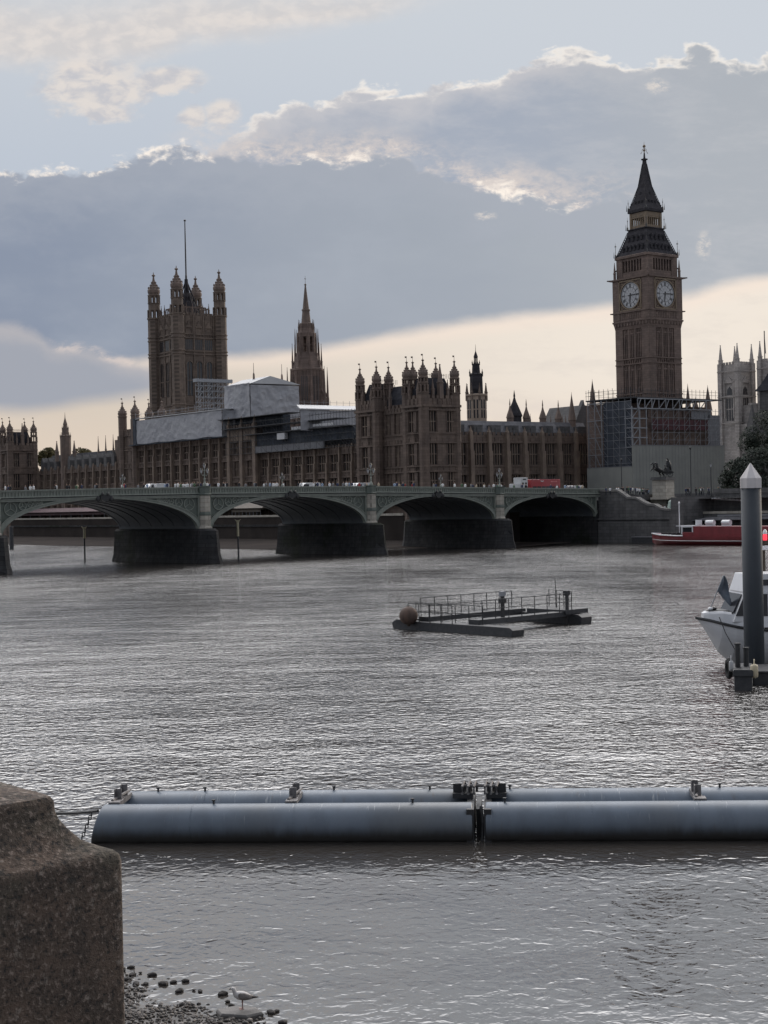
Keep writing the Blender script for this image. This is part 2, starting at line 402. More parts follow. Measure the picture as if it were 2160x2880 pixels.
wm = MB(); wm.add([(-3000, -40, 0), (3000, -40, 0), (3000, 4000, 0), (-3000, 4000, 0)], [(0, 1, 2, 3)])
struct('water', wm, water_material())

# ---- bridge grid
PH = .7151; PA = Vector((46.76, 329.12, 0))
BD = Vector((-cos(PH), -sin(PH), 0)); BN = Vector((sin(PH), -cos(PH), 0))
def bl(s, y, z=0.0): return PA + BD * s + BN * y + Vector((0, 0, z))
PIERS = [0, 30.5, 65.3, 103.4, 143.2, 181.3]
ZT = [(-30, 11.8), (-.6, 11.91), (30.2, 12.45), (64.9, 13.06), (102.7, 13.28), (122.7, 13.24), (141.3, 13.06), (185, 12.7)]
def ztop(s):
    for (a, za), (b, zb) in zip(ZT, ZT[1:]):
        if a <= s <= b: return za + (zb - za) * (s - a) / (b - a)
    return ZT[-1][1]

# ---- land beyond the river
TW = X0 - .2
A = loc(TW, -22); gp = [loc(TW + .6, 900), A + EX * .6, bl(-2, -26), bl(-3, 3)]
gp += [bl(-4, 12), bl(-4, 160), Vector((900, 300, 0)), Vector((1500, 1800, 0)), Vector((-900, 1800, 0))]
g = MB(); g.add([(p.x, p.y, 9.2) for p in gp], [tuple(range(len(gp)))])
struct('ground', g, M['ground'])
# exposed mud bank at the foot of the terrace wall
mud = MB(); E_ = [(-95, -45), (-103, -27), (-136, -17), (-135, 40), (-137, 110), (-134, 190), (-136, 330)]
rows = []
for i, (x, y) in enumerate(E_):
    rows.append([loc(TW + .2 + (x - TW) * t, y, .55 * (1 - t) ** 1.2 - .10 + .10 * sin(i * 2.1 + t * 9) * t * (1 - t)) for t in (0, .15, .3, .5, .7, .85, 1)])
mud.add([p for r in rows for p in r], [(i * 7 + j, i * 7 + j + 1, i * 7 + j + 8, i * 7 + j + 7) for i in range(len(rows) - 1) for j in range(6)])
struct('mud_bank', mud, M['mud'], smooth=True)

# ================================================================ PALACE
def TE(x0):                                   # east-facing wall (towards the river)
    return lambda u, d, z: (x0 - d, u, z)
def TN(y0):                                   # north-facing wall (towards the bridge)
    return lambda u, d, z: (u, y0 - d, z)
def local_empty(name, x, y, z, label, cat, group=None):
    return empty(name, loc(x, y, z), TH, label, cat, group)
class LB(MB):
    """MB whose shapes are given in the palace grid, built relative to a thing at (x, y, z)"""
    def __init__(s, o): super().__init__(); s.o = o
    def build(s, name, mats, parent=None, **kw):
        ox, oy, oz = s.o; s.v = [(p[0] - ox, p[1] - oy, p[2] - oz) for p in s.v]
        return super().build(name, mats, parent, **kw)

def window(root, o, T, u0, u1, z0, z1, nl=2, arch=False, dep=.55, tran=True):
    w = LB(o)
    w.tbox(T, u0, u1, -dep - .08, -dep, z0, z1)
    w.cur = 1
    for i in range(1, nl):
        u = u0 + (u1 - u0) * i / nl; w.tbox(T, u - .10, u + .10, -dep, -.12, z0, z1)
    if tran: w.tbox(T, u0, u1, -dep, -.2, z0 + (z1 - z0) * .48, z0 + (z1 - z0) * .48 + .22)
    if arch:
        n = 5; uc = (u0 + u1) / 2; r = (u1 - u0) / 2
        for sgn in (-1, 1):
            pts = [T(uc + sgn * r, -dep, z1 + .0)] + [T(uc + sgn * r * cos(a), -dep, z1 - r * .9 + r * .9 * sin(a)) for a in [pi / 2 * j / n for j in range(n + 1)]] + [T(uc, -dep, z1 + .0)]
            v = Vector(T(0, -.1, 0)) - Vector(T(0, -dep, 0)); w.slab(pts, v)
    return w.build('window', [M['dark_glass'], M['stone_pale']], root)

def facade(root, o, T, u0, u1, storeys, nb, m, thick=6.0, zb=9.0, ztop_=24.0, butt=True, bt=None, wfrac=.56, nl=3, bw=.36, bproj=.9, bm=None, windows=True, win_st=None, crenel=True):
    w = LB(o)
    w.tbox(T, u0, u1, -thick, -.62, zb, ztop_)
    zs = zb
    bay = (u1 - u0) / nb; hw = bay * wfrac / 2
    for (a, b) in storeys:
        w.tbox(T, u0, u1, -.62, 0, zs, a); zs = b
        for i in range(nb):
            c = u0 + (i + .5) * bay
            l = u0 + i * bay
            w.tbox(T, l, c - hw, -.62, 0, a, b); w.tbox(T, c + hw, l + bay, -.62, 0, a, b)
            # blind tracery beside and under each window
            w.tbox(T, c - hw - .34, c - hw - .14, 0, .16, a, b); w.tbox(T, c + hw + .14, c + hw + .34, 0, .16, a, b)
        w.tbox(T, u0 - .05, u1 + .05, 0, .3, b + .12, b + .45)
        w.tbox(T, u0 - .05, u1 + .05, 0, .24, a - .5, a - .22)
        # panel band over the storey
        for i in range(nb * 3):
            c = u0 + (i + .5) * bay / 3; w.tbox(T, c - bay / 6 + .15, c - bay / 6 + .35, 0, .14, b + .45, b + 1.5)
    w.tbox(T, u0, u1, -.62, 0, zs, ztop_)
    if crenel:
        n = int((u1 - u0) / 1.5)
        for i in range(n):
            l = u0 + (u1 - u0) * i / n; w.tbox(T, l, l + (u1 - u0) / n * .6, -.5, .05, ztop_, ztop_ + .8)
    w.build('wall', m, root)
    if windows:
        for i in range(nb):
            c = u0 + (i + .5) * bay
            for si, (a, b) in enumerate(storeys):
                if win_st and si not in win_st: continue
                window(root, o, T, c - hw, c + hw, a, b, nl)
    if butt:
        for i in range(nb + 1):
            u = u0 + i * bay; bb = LB(o); t = bt or ztop_ + 2
            bb.tbox(T, u - bw, u + bw, 0, bproj, zb, ztop_ - 4)
            bb.tbox(T, u - bw * .8, u + bw * .8, 0, bproj * .75, ztop_ - 4, ztop_ + .3)
            cpt = T(u, bproj * .35, 0); s2 = bw * .7
            bb.sq(cpt[0], cpt[1], [(s2, ztop_ + .3), (s2, ztop_ + .9), (s2 * .7, ztop_ + 1.0), (.05, t)])
            bb.build('buttress', bm or M['stone_pale'], root)

def pinnacle(root, o, x, y, z0, z1, r, m=None, name='pinnacle', n=4, frac=.45):
    p = LB(o); zm = z0 + (z1 - z0) * frac
    p.lathe(x, y, [(r, z0), (r, zm), (r * 1.25, zm + .02), (r * 1.25, zm + .2), (r * .85, zm + .25), (r * .16, z1 - .35), (r * .36, z1 - .25), (r * .05, z1)], n, pi / 4 if n == 4 else None)
    return p.build(name, m or M['turret'], root)

def turret(root, o, x, y, z0, zs, zt, r, arcs=(), m=None, cm=None, ogee=True, vane=True, name='turret'):
    """octagonal turret: shaft, see-through lantern stages, ogee cap with ball and vane"""
    m = m or M['turret']; cm = cm or m
    t = LB(o); z = z0; rr = r
    for (a, b) in arcs:
        t.lathe(x, y, [(rr, z), (rr, a - .4), (rr * 1.12, a - .35), (rr * 1.12, a - .1), (rr * .95, a)], 8)
        for j in range(8):
            an = pi / 8 + pi / 4 * j; px_, py_ = x + rr * .86 * cos(an), y + rr * .86 * sin(an)
            t.lathe(px_, py_, [(rr * .2, a), (rr * .2, b)], 4)
        for j in range(8):      # little cusps at the opening heads
            an = pi / 4 * j; 
        t.lathe(x, y, [(rr * .98, b - (b - a) * .10), (rr * .98, b)], 8)
        z = b; rr *= .88
    t.lathe(x, y, [(rr * 1.12, z), (rr * 1.12, zs - .5), (rr * 1.25, zs - .45), (rr * 1.25, zs - .12), (rr * 1.05, zs)], 8)
    tr = t.build(name, m, root)
    c = LB(o); hh = zt - zs
    pf = [(rr * 1.02, zs), (rr * 1.2, zs + hh * .10), (rr * 1.22, zs + hh * .19), (rr * .98, zs + hh * .30), (rr * .62, zs + hh * .41), (rr * .36, zs + hh * .53), (rr * .22, zs + hh * .68),
          (rr * .15, zs + hh * .80), (rr * .34, zs + hh * .83), (rr * .34, zs + hh * .87), (rr * .10, zs + hh * .90), (rr * .03, zt)]
    c.lathe(x, y, pf, 8)
    for j in range(8):          # crockets up the arrises
        an = pi / 8 + pi / 4 * j
        for f_, q_ in ((.3, .98), (.41, .62), (.53, .38)):
            c.lathe(x + rr * q_ * 1.04 * cos(an), y + rr * q_ * 1.04 * sin(an), [(.09 * r, zs + hh * f_ - .12 * r), (.14 * r, zs + hh * f_), (.04 * r, zs + hh * f_ + .18 * r)], 4)
    if vane:
        c.box(x - .03, x + .03, y - .03, y + .03, zt - .1, zt + .9)
        c.box(x - .5, x + .05, y - .025, y + .025, zt + .45, zt + .85)
    co = c.build('turret_cap', cm); co.parent = tr; KIDS.setdefault(tr.name, []).append(co)
    return tr

# ---------------------------------------------------------------- clock tower
o = (0, 0, 8.5)
ct = local_empty('clock_tower', 0, 0, 8.5, 'tallest gothic tower with white clock faces and a pointed dark spire', 'clock tower')
h1, h2 = 5.75, 6.1
t = LB(o)
t.sq(0, 0, [(h1, 8.5), (h1, 55.0)])
for sx in (-1, 1):
    for sy in (-1, 1):
        t.box(sx * 4.75 - 1.35, sx * 4.75 + 1.35, sy * 4.75 - 1.35, sy * 4.75 + 1.35, 8.5, 55.2)
for T in (lambda u, d, z: (-h1 - d, u, z), lambda u, d, z: (u, -h1 - d, z), lambda u, d, z: (h1 + d, u, z), lambda u, d, z: (u, h1 + d, z)):
    # three tall panels a face, each with slim slit lights, between bands
    for (a, b) in ((18, 26.5), (28.4, 35.5), (37.6, 44.6), (46.9, 54.2)):
        for i in range(4):
            u = -3.4 + i * 6.8 / 3
            if 0 < i < 3: t.tbox(T, u - .22, u + .22, 0, .34, a - 1, b + .6)
        for i in range(3):
            u = -3.4 + (i + .5) * 6.8 / 3
            for s_ in (-1, 1): t.tbox(T, u + s_ * .62 - .14, u + s_ * .62 + .14, 0, .22, a, b)
            t.tbox(T, u - .12, u + .12, 0, .26, a, b)
            t.tbox(T, u - .8, u + .8, 0, .2, b - 1.2, b - .8)
    for (a, b) in ((26.8, 28.2), (35.8, 37.3), (44.95, 46.66)):
        t.tbox(T, -6.2 + .02, 6.2 - .02, .3, .52, a, a + .3); t.tbox(T, -6.2 + .02, 6.2 - .02, .3, .52, b - .3, b)
        for i in range(9): t.tbox(T, -3.3 + i * .82 - .14, -3.3 + i * .82 + .14, 0, .32, a + .3, b - .3)
t.build('shaft', M['tower'], ct)
for T in (lambda u, d, z: (-h1 - d, u, z), lambda u, d, z: (u, -h1 - d, z)):   # slit windows up the two faces seen
    for (a, b) in ((28.6, 34), (38.0, 43.2), (47.2, 52.6)):
        for i in range(3):
            u = -3.4 + (i + .5) * 6.8 / 3; w = LB(o)
            for s_ in (-1, 1): w.tbox(T, u + s_ * .35 - .1, u + s_ * .35 + .1, .0, .05, a, b)
            w.build('slit_window', M['dark_glass'], ct)
t = LB(o)        # corbelled clock stage
t.sq(0, 0, [(6.1, 54.4), (6.25, 55.3), (6.45, 56.2), (6.62, 56.3), (6.62, 56.7), (6.35, 56.8), (6.35, 58.7), (6.62, 58.8), (6.62, 59.15), (6.3, 59.2), (6.3, 67.4), (6.8, 67.6), (6.8, 68.0), (5.9, 68.1)])
for sx in (-1, 1):
    for sy in (-1, 1):
        t.box(sx * 5.3 - 1.16, sx * 5.3 + 1.16, sy * 5.3 - 1.16, sy * 5.3 + 1.16, 56.9, 67.5)
        t.slab([(sx * 6.3, sy * 6.3, 67.45), (sx * 7.5, sy * 7.5, 67.75), (sx * 7.5, sy * 7.5, 68.0), (sx * 6.3, sy * 6.3, 68.05)], (.22, -.22 * sx * sy, 0))
        t.slab([(sx * 6.3, sy * 6.3, 58.75), (sx * 7.0, sy * 7.0, 58.85), (sx * 7.0, sy * 7.0, 59.1), (sx * 6.3, sy * 6.3, 59.15)], (.22, -.22 * sx * sy, 0))
FACES = [lambda u, d, z: (-6.3 - d, -u, z), lambda u, d, z: (u, -6.3 - d, z), lambda u, d, z: (6.3 + d, u, z), lambda u, d, z: (-u, 6.3 + d, z)]
for T in FACES:
    for i in range(13): t.tbox(T, -3.9 + i * .65 - .12, -3.9 + i * .65 + .12, .0, .16, 56.9, 58.7)
    for i in range(11): t.tbox(T, -5.6 + i * 1.12 - .2, -5.6 + i * 1.12 + .2, -.3, .22, 55.3, 56.3)
t.build('clock_stage', M['tower'], ct)
ZD, RD = 63.25, 3.45
def ring(mb, T, r0, r1, d0, d1, n=40, z=ZD):
    for j in range(n):
        a, b = 2 * pi * j / n, 2 * pi * (j + 1) / n
        q = [T(r * sin(x), d, z + r * cos(x)) for d in (d0, d1) for r, x in ((r0, a), (r1, a), (r1, b), (r0, b))]
        mb.add(q, [(0, 1, 2, 3), (7, 6, 5, 4), (0, 4, 5, 1), (2, 6, 7, 3), (1, 5, 6, 2), (3, 7, 4, 0)])
ROMAN = ['XII', 'I', 'II', 'III', 'IIII', 'V', 'VI', 'VII', 'VIII', 'IX', 'X', 'XI']
for fi, T in enumerate(FACES[:2]):
    d = LB(o)
    pts = [T(RD * sin(2 * pi * j / 48), 0.04, ZD + RD * cos(2 * pi * j / 48)) for j in range(48)]
    d.slab(pts, Vector(T(0, .06, 0)) - Vector(T(0, 0, 0)))
    face = d.build('clock_face', M['dial'], ct)
    fr = LB(o)       # square gilded frame and spandrels round the dial
    for a, b, c_, e in ((-4.1, 4.1, 67.0, 67.35), (-4.1, 4.1, 59.2, 59.55), (-4.1, -3.75, 59.2, 67.35), (3.75, 4.1, 59.2, 67.35)):
        fr.tbox(T, a, b, 0, .3, c_, e)
    ring(fr, T, RD, RD + .3, 0, .32)
    for su in (-1, 1):
        for sv in (-1, 1): ring(fr, lambda u, dd, z, su=su, sv=sv: T(u + su * 2.98, dd, z + sv * 2.98), .32, .5, 0, .14, 12)
    ff = fr.build('clock_frame', M['gilt']); adopt(ff, face)
    nm = LB(o)       # minute ring and Roman numerals in black
    ring(nm, T, RD - .12, RD, .1, .13); ring(nm, T, 2.06, 2.15, .1, .13); ring(nm, T, 3.02, 3.07, .1, .13)
    for hr in range(12):
        txt = ROMAN[hr]; n = len(txt); a0 = 2 * pi * hr / 12
        wds = [.30 if ch != 'I' else .17 for ch in txt]; x = -sum(wds) / 2
        def rp(uu, vv): return T(uu * cos(a0) + vv * sin(a0), .1, ZD - uu * sin(a0) + vv * cos(a0))
        th = Vector(T(0, .03, 0)) - Vector(T(0, 0, 0))
        def stroke(x0, v0, x1, v1, w=.05):
            nm.slab([rp(x0 - w, v0), rp(x0 + w, v0), rp(x1 + w, v1), rp(x1 - w, v1)], th)
        for ch, wd in zip(txt, wds):
            cx = x + wd / 2
            if ch == 'I': stroke(cx, 2.2, cx, 2.98)
            elif ch == 'V': stroke(cx - .11, 2.98, cx, 2.2); stroke(cx + .11, 2.98, cx, 2.2)
            else: stroke(cx - .11, 2.98, cx + .11, 2.2); stroke(cx + .11, 2.98, cx - .11, 2.2)
            x += wd
        nm.slab([rp(-.03, 1.05), rp(.03, 1.05), rp(.03, 2.06), rp(-.03, 2.06)], th * .4)
    nn = nm.build('numerals', M['black']); adopt(nn, face)
    for nmn, ang, ln, tail, wd in (('minute_hand', R(87), 3.2, .8, .12), ('hour_hand', R(187), 2.1, .6, .2)):
        hd = LB(o); dd = .2 if nmn[0] == 'm' else .14
        def hp(uu, vv): return T(uu * cos(ang) + vv * sin(ang), dd, ZD - uu * sin(ang) + vv * cos(ang))
        hd.slab([hp(-wd, -tail), hp(wd, -tail), hp(wd * 1.1, ln * .3), hp(wd * .35, ln), hp(-wd * .35, ln), hp(-wd * 1.1, ln * .3)], Vector(T(0, .05, 0)) - Vector(T(0, 0, 0)))
        hh_ = hd.build(nmn, M['black']); adopt(hh_, face)
t = LB(o)            # belfry stage with its louvred arcade
t.sq(0, 0, [(4.9, 68.0), (4.9, 72.9), (5.7, 73.2), (5.95, 73.3), (5.95, 73.9), (5.6, 74.1)])
for sx in (-1, 1):
    for sy in (-1, 1): t.box(sx * 4.55 - 1.1, sx * 4.55 + 1.1, sy * 4.55 - 1.1, sy * 4.55 + 1.1, 68.0, 73.2)
for T in FACES:
    T2_ = lambda u, d, z, T=T: T(u, d - .75, z)
    t.tbox(T2_, -3.6, 3.6, -.9, 0, 68.0, 69.6); t.tbox(T2_, -3.6, 3.6, -.9, 0, 72.6, 73.3)
    for i in range(8): t.tbox(T2_, -3.6 + i * 7.2 / 7 - .17, -3.6 + i * 7.2 / 7 + .17, -.9, 0, 69.6, 72.6)
t.build('belfry', M['tower'], ct)
w = LB(o)
for T in FACES[:2]: w.tbox(lambda u, d, z, T=T: T(u, d - 1.36, z), -3.55, 3.55, -.02, .02, 69.6, 72.6)
w.build('louvre', M['dark_glass'], ct)
t = LB(o)            # lower iron roof
t.sq(0, 0, [(5.65, 74.0), (5.05, 75.4), (4.45, 77.0), (3.85, 78.7), (3.45, 80.2), (3.3, 80.9), (3.55, 81.0), (3.55, 81.25), (3.0, 81.3)])
for T in FACES:
    for z, hw_, n in ((75.3, 4.2, 6), (78.0, 3.2, 4)):
        for i in range(n):
            u = -hw_ + (2 * hw_) * (i + .5) / n; r_ = 5.7 - (z - 74) * .355
            off = r_ - 6.3
            t.slab([T(u - .28, off - .5, z - .1), T(u + .28, off - .5, z - .1), T(u + .28, off + .12, z - .1), T(u - .28, off + .12, z - .1)], (0, 0, .95))
            t.slab([T(u - .36, off + .16, z + .85), T(u + .36, off + .16, z + .85), T(u, off + .16, z + 1.4)], Vector(T(0, -.9, 0)) - Vector(T(0, 0, 0)))
t.build('lower_roof', M['iron_roof'], ct)
t = LB(o)            # open lantern
t.sq(0, 0, [(2.0, 81.2), (2.0, 81.9)]); t.sq(0, 0, [(2.95, 84.4), (2.95, 85.5)])
for T in FACES:
    for i in range(9):
        u = -2.8 + i * .7; t.tbox(lambda u_, d, z, T=T: T(u_, d - 3.5, z), u - .13, u + .13, -.28, 0, 81.2, 84.5)
    t.tbox(lambda u_, d, z, T=T: T(u_, d - 3.45, z), -2.9, 2.9, -.2, .05, 81.2, 82.0)
    t.tbox(lambda u_, d, z, T=T: T(u_, d - 3.45, z), -2.9, 2.9, -.2, .05, 84.0, 84.7)
for sx in (-1, 1):
    for sy in (-1, 1): t.box(sx * 2.65 - .36, sx * 2.65 + .36, sy * 2.65 - .36, sy * 2.65 + .36, 81.2, 85.4)
t.build('lantern', M['gilt'], ct)
t = LB(o)            # spire
t.sq(0, 0, [(2.9, 85.4), (3.35, 85.6), (3.35, 86.3), (3.05, 86.9), (2.35, 88.6), (1.85, 90.3), (1.35, 92.4), (.95, 94.6), (.62, 96.8), (.42, 98.7), (.36, 99.6), (.62, 99.75), (.62, 100.05), (.2, 100.2), (.1, 101.8)])
for T in FACES:
    for z, n in ((88.0, 3), (90.4, 1)):
        for i in range(n):
            r_ = 3.05 - (z - 86.9) * .36; u = (i - (n - 1) / 2) * 1.15
            t.slab([T(u - .2, r_ - 6.7, z), T(u + .2, r_ - 6.7, z), T(u + .2, r_ - 6.2, z), T(u - .2, r_ - 6.2, z)], (0, 0, .6))
t.build('spire', M['iron_roof'], ct)
for sx in (-1, 1):
    for sy in (-1, 1):
        t = LB(o)
        t.tube((sx * 2.9, sy * 2.9, 87.1), (sx * 1.3, sy * 1.3, 92.6), .1, 4); t.tube((sx * 1.3, sy * 1.3, 92.6), (sx * .42, sy * .42, 98.7), .09, 4); t.tube((sx * 5.65, sy * 5.65, 74.1), (sx * 3.4, sy * 3.4, 80.6), .1, 4)
        for z, r_ in [(74.6 + i * .55, 5.4 - i * .213) for i in range(11)] + [(87.4 + i * .6, max(.35, 2.86 - i * .225)) for i in range(19)]:
            t.lathe(sx * (r_ + .05), sy * (r_ + .05), [(.05, z - .1), (.14, z), (.03, z + .22)], 4)
        t.build('crocketed_hip', M['iron_roof'], ct)
t = LB(o)
t.lathe(0, 0, [(.1, 101.5), (.08, 103.2)], 6); t.ball((0, 0, 103.4), .42); t.lathe(0, 0, [(.07, 103.7), (.02, 104.6)], 6)
for a in range(4):
    an = a * pi / 2 + pi / 4; c_, s_ = cos(an), sin(an)
    t.path([(0, 0, 102.9), (.5 * c_, .5 * s_, 102.6), (.6 * c_, .6 * s_, 101.9), (.95 * c_, .95 * s_, 101.4)], [.05, .07, .05, .09], 5)
t.ball((0, 0, 102.3), .35)
t.build('finial', M['gilt'], ct)
for sx in (-1, 1):
    for sy in (-1, 1):
        p = LB(o); x, y = sx * 6.0, sy * 6.0      # corner pinnacles round the belfry, joined by flying struts
        p.lathe(x, y, [(.34, 68.0), (.34, 69.6), (.46, 69.7), (.3, 70.0), (.06, 72.7)], 4, pi / 4)
        p.slab([(x, y, 69.9), (x - sx * .9, y - sy * .9, 71.0), (x - sx * .9, y - sy * .9, 71.4), (x, y, 70.3)], (.2, -.2 * sx * sy, 0))
        p.build('pinnacle', M['tower'], ct)
        for (r_, z0, z1) in ((5.75, 73.9, 78.0), (3.4, 81.1, 84.6), (3.2, 86.2, 89.3)):
            p = LB(o); x, y = sx * r_, sy * r_
            p.lathe(x, y, [(.24, z0), (.2, z0 + .8), (.07, z0 + 1.0), (.06, z1 - .6)], 5)
            p.lathe(x, y, [(.05, z1 - 1.15), (.3 if z0 < 80 else .14, z1 - 1.1), (.3 if z0 < 80 else .14, z1 - .95), (.04, z1 - .85), (.02, z1)], 5)
            p.lathe(x + sx * .3, y + sy * .3, [(.12, z0), (.05, z0 + 1.2), (.015, z0 + 1.7)], 4)
            p.build('corner_finial', M['black'], ct)

# ---------------------------------------------------------------- square (royal) tower
VX, VY = 9.0, 268.3; o = (VX, VY, 9)
vt = local_empty('square_tower', VX, VY, 9, 'massive square gothic tower with four turrets and a flagpole', 'tower')
hv = 9.4
t = LB(o); t.box(VX - hv, VX + hv, VY - hv, VY + hv, 9, 88.3)
VF = [(lambda u, d, z: (VX - hv - d, VY + u, z)), (lambda u, d, z: (VX + u, VY - hv - d, z)), (lambda u, d, z: (VX + hv + d, VY + u, z)), (lambda u, d, z: (VX + u, VY + hv + d, z))]
for T in VF:
    for z in (51.5, 72.2, 73.5, 78.9, 80.4): t.tbox(T, -hv, hv, 0, .45, z, z + .55)
    for i in range(4):
        u = -6.9 + i * 4.6
        t.tbox(T, u - .32, u + .32, 0, .35, 52.1, 88.3)
    for i in range(12):
        u = -6.6 + i * 1.2; t.tbox(T, u - .12, u + .12, 0, .25, 79.3, 80.4)
    for i in range(3):          # canopied niches and parapet tracery
        u = -4.6 + i * 4.6
        t.tbox(T, u - 1.6, u - 1.25, 0, .35, 81, 88); t.tbox(T, u + 1.25, u + 1.6, 0, .35, 81, 88)
        t.slab([T(u - 1.5, 0, 83.2), T(u + 1.5, 0, 83.2), T(u, 0, 86.0)], Vector(T(0, .4, 0)) - Vector(T(0, 0, 0)))
    for i in range(9): t.tbox(T, -7 + i * 1.6, -7 + i * 1.6 + .9, -.6, .1, 88.3, 89.4)
t.build('wall', M['vtower'], vt)
for T in VF[:2]:
    for i in range(3):
        u = -4.6 + i * 4.6; n = 8
        w = LB(o); r = 1.5; a, b = 55.5, 69.6
        # deep arched recess: dark reveal panel with a moulded frame in front
        pts = [T(u - r, .03, a), T(u + r, .03, a)] + [T(u + r * cos(x), .03, b - 1.6 + 1.6 * sin(x)) for x in [pi * j / n for j in range(n + 1)]]
        w.slab(pts, Vector(T(0, .05, 0)) - Vector(T(0, 0, 0)))
        w.cur = 1
        for s_ in (-1, 1): w.tbox(T, u + s_ * r - .18, u + s_ * r + .18, 0, .42, a, b - 1.6)
        w.tbox(T, u - .12, u + .12, .05, .3, a, b - .2); w.tbox(T, u - r, u + r, .05, .25, 61.5, 61.9)
        for j in range(n):
            x0_, x1_ = pi * j / n, pi * (j + 1) / n
            w.slab([T(u + (r - .1) * cos(x0_), 0, b - 1.6 + 1.5 * sin(x0_)), T(u + (r + .25) * cos(x0_), 0, b - 1.6 + 1.85 * sin(x0_)), T(u + (r + .25) * cos(x1_), 0, b - 1.6 + 1.85 * sin(x1_)), T(u + (r - .1) * cos(x1_), 0, b - 1.6 + 1.5 * sin(x1_))], Vector(T(0, .42, 0)) - Vector(T(0, 0, 0)))
        w.build('arched_window', [M['dark_glass'], M['vtower']], vt)
        w = LB(o)
        for j in range(4): w.tbox(T, u - 1.65 + j * .88, u - 1.65 + j * .88 + .6, .02, .08, 74.3, 78.4)
        w.build('small_window', M['dark_glass'], vt)
for sx in (-1, 1):
    for sy in (-1, 1):
        for z in (51.5, 72.2, 73.5, 78.9, 80.4, 88.2):
            bn = LB(o); bn.lathe(VX + sx * 9.9, VY + sy * 9.9, [(2.75, z - .15), (3.05, z), (3.05, z + .4), (2.75, z + .55)], 8)
            bn.build('string_course', M['vtower'], vt)
        turret(vt, o, VX + sx * 9.9, VY + sy * 9.9, 9, 98.6, 108.0, 2.75, [(88.9, 92.2), (95.1, 98.0)], M['vtower'], M['turret'], vane=False)
t = LB(o)
for j in range(8):
    an = pi / 4 * j; t.tube((VX + 6.4 * cos(an), VY + 6.4 * sin(an), 88), (VX + .5 * cos(an), VY + .5 * sin(an), 103), .28, 5)
t.lathe(VX, VY, [(7, 88), (5.2, 91), (3.4, 95), (2.6, 95.2), (2.6, 97), (1.0, 99), (.7, 104.5)], 8)
t.build('roof', M['iron_roof'], vt)
t = LB(o); t.lathe(VX, VY, [(.45, 103), (.4, 106), (.32, 106.4), (.3, 116), (.2, 128.4), (.5, 128.6), (.5, 129), (.05, 129.3)], 8); t.build('flagpole', M['black'], vt)
for T in VF[:2]:
    for u in (-5.2, -2.4, 2.4, 5.2):
        q = T(u, -.3, 0); pinnacle(vt, o, q[0], q[1], 88.3, 93.5, .4)
# railing crown between the turrets
t = LB(o)
for T in VF:
    t.tbox(T, -5, 5, -2.4, -2.2, 91.6, 92.2)
    for i in range(11): t.tbox(T, -5 + i - .1, -5 + i + .1, -2.4, -2.2, 88.3, 92)
t.build('parapet_screen', M['turret'], vt)

# ---------------------------------------------------------------- octagonal spire tower
CX, CY = -13.9, 144.2; o = (CX, CY, 9)
sp_ = local_empty('spire_tower', CX, CY, 9, 'slender octagonal gothic tower tapering to a sharp stone spire', 'tower')
t = LB(o); t.lathe(CX, CY, [(5.6, 9), (5.6, 55.0), (5.9, 55.2), (5.9, 55.8), (5.2, 56), (3.7, 61.2)], 8)
for j in range(8):
    an = pi / 4 * j
    for s_ in (-.26, -.09, .09, .26):
        a2 = an + s_ * 1.2; r_ = 5.6 * cos(pi / 8) / cos(a2 - an) + .1
        t.lathe(CX + r_ * cos(a2), CY + r_ * sin(a2), [(.2, 9), (.2, 55)], 4)
t.build('lower_stage', M['tower'], sp_)
for j in range(8):
    an = pi / 4 * j; r_ = 5.6 * cos(pi / 8) + .04; w = LB(o)
    for s_ in (-1, 1):
        for (a, b) in ((34, 43), (45, 53)):
            cxx, cyy = CX + r_ * cos(an) - s_ * .62 * sin(an), CY + r_ * sin(an) + s_ * .62 * cos(an)
            tx, ty = -sin(an) * .42, cos(an) * .42
            w.slab([(cxx - tx, cyy - ty, a), (cxx + tx, cyy + ty, a), (cxx + tx, cyy + ty, b), (cxx - tx, cyy - ty, b)], (.06 * cos(an), .06 * sin(an), 0))
    w.build('lancet_window', M['dark_glass'], sp_)
    x, y = CX + 6.9 * cos(an + pi / 8), CY + 6.9 * sin(an + pi / 8)
    p = LB(o); p.lathe(x, y, [(.55, 9), (.5, 46), (.4, 46.3), (.32, 50), (.05, 56.5)], 4)
    p.tube((x, y, 46), (CX + 5.5 * cos(an + pi / 8), CY + 5.5 * sin(an + pi / 8), 49), .3, 4)
    p.build('flying_pinnacle', M['tower'], sp_)
    x, y = CX + 5.0 * cos(an + pi / 8), CY + 5.0 * sin(an + pi / 8); pinnacle(sp_, o, x, y, 55.5, 64.5, .36, M['tower'], frac=.3)
    x, y = CX + 3.95 * cos(an + pi / 8), CY + 3.95 * sin(an + pi / 8)
    p = LB(o); p.lathe(x, y, [(.26, 58), (.22, 66), (.05, 69.5)], 4); p.build('pinnacle', M['tower'], sp_)
t = LB(o)
t.lathe(CX, CY, [(3.3, 59), (3.3, 61.3), (3.1, 61.5)], 8)
for j in range(8):
    an = pi / 8 + pi / 4 * j; t.lathe(CX + 2.75 * cos(an), CY + 2.75 * sin(an), [(.62, 61), (.62, 67.5)], 6)
    t.tube((CX + 2.5 * cos(an), CY + 2.5 * sin(an), 64.0), (CX + 2.5 * cos(an + pi / 4), CY + 2.5 * sin(an + pi / 4), 64.0), .16, 4)
t.lathe(CX, CY, [(3.25, 66.6), (3.25, 68.0), (2.9, 68.2), (2.5, 69.6), (2.35, 71.2), (2.0, 71.4)], 8)
t.build('lantern_stage', M['tower'], sp_)
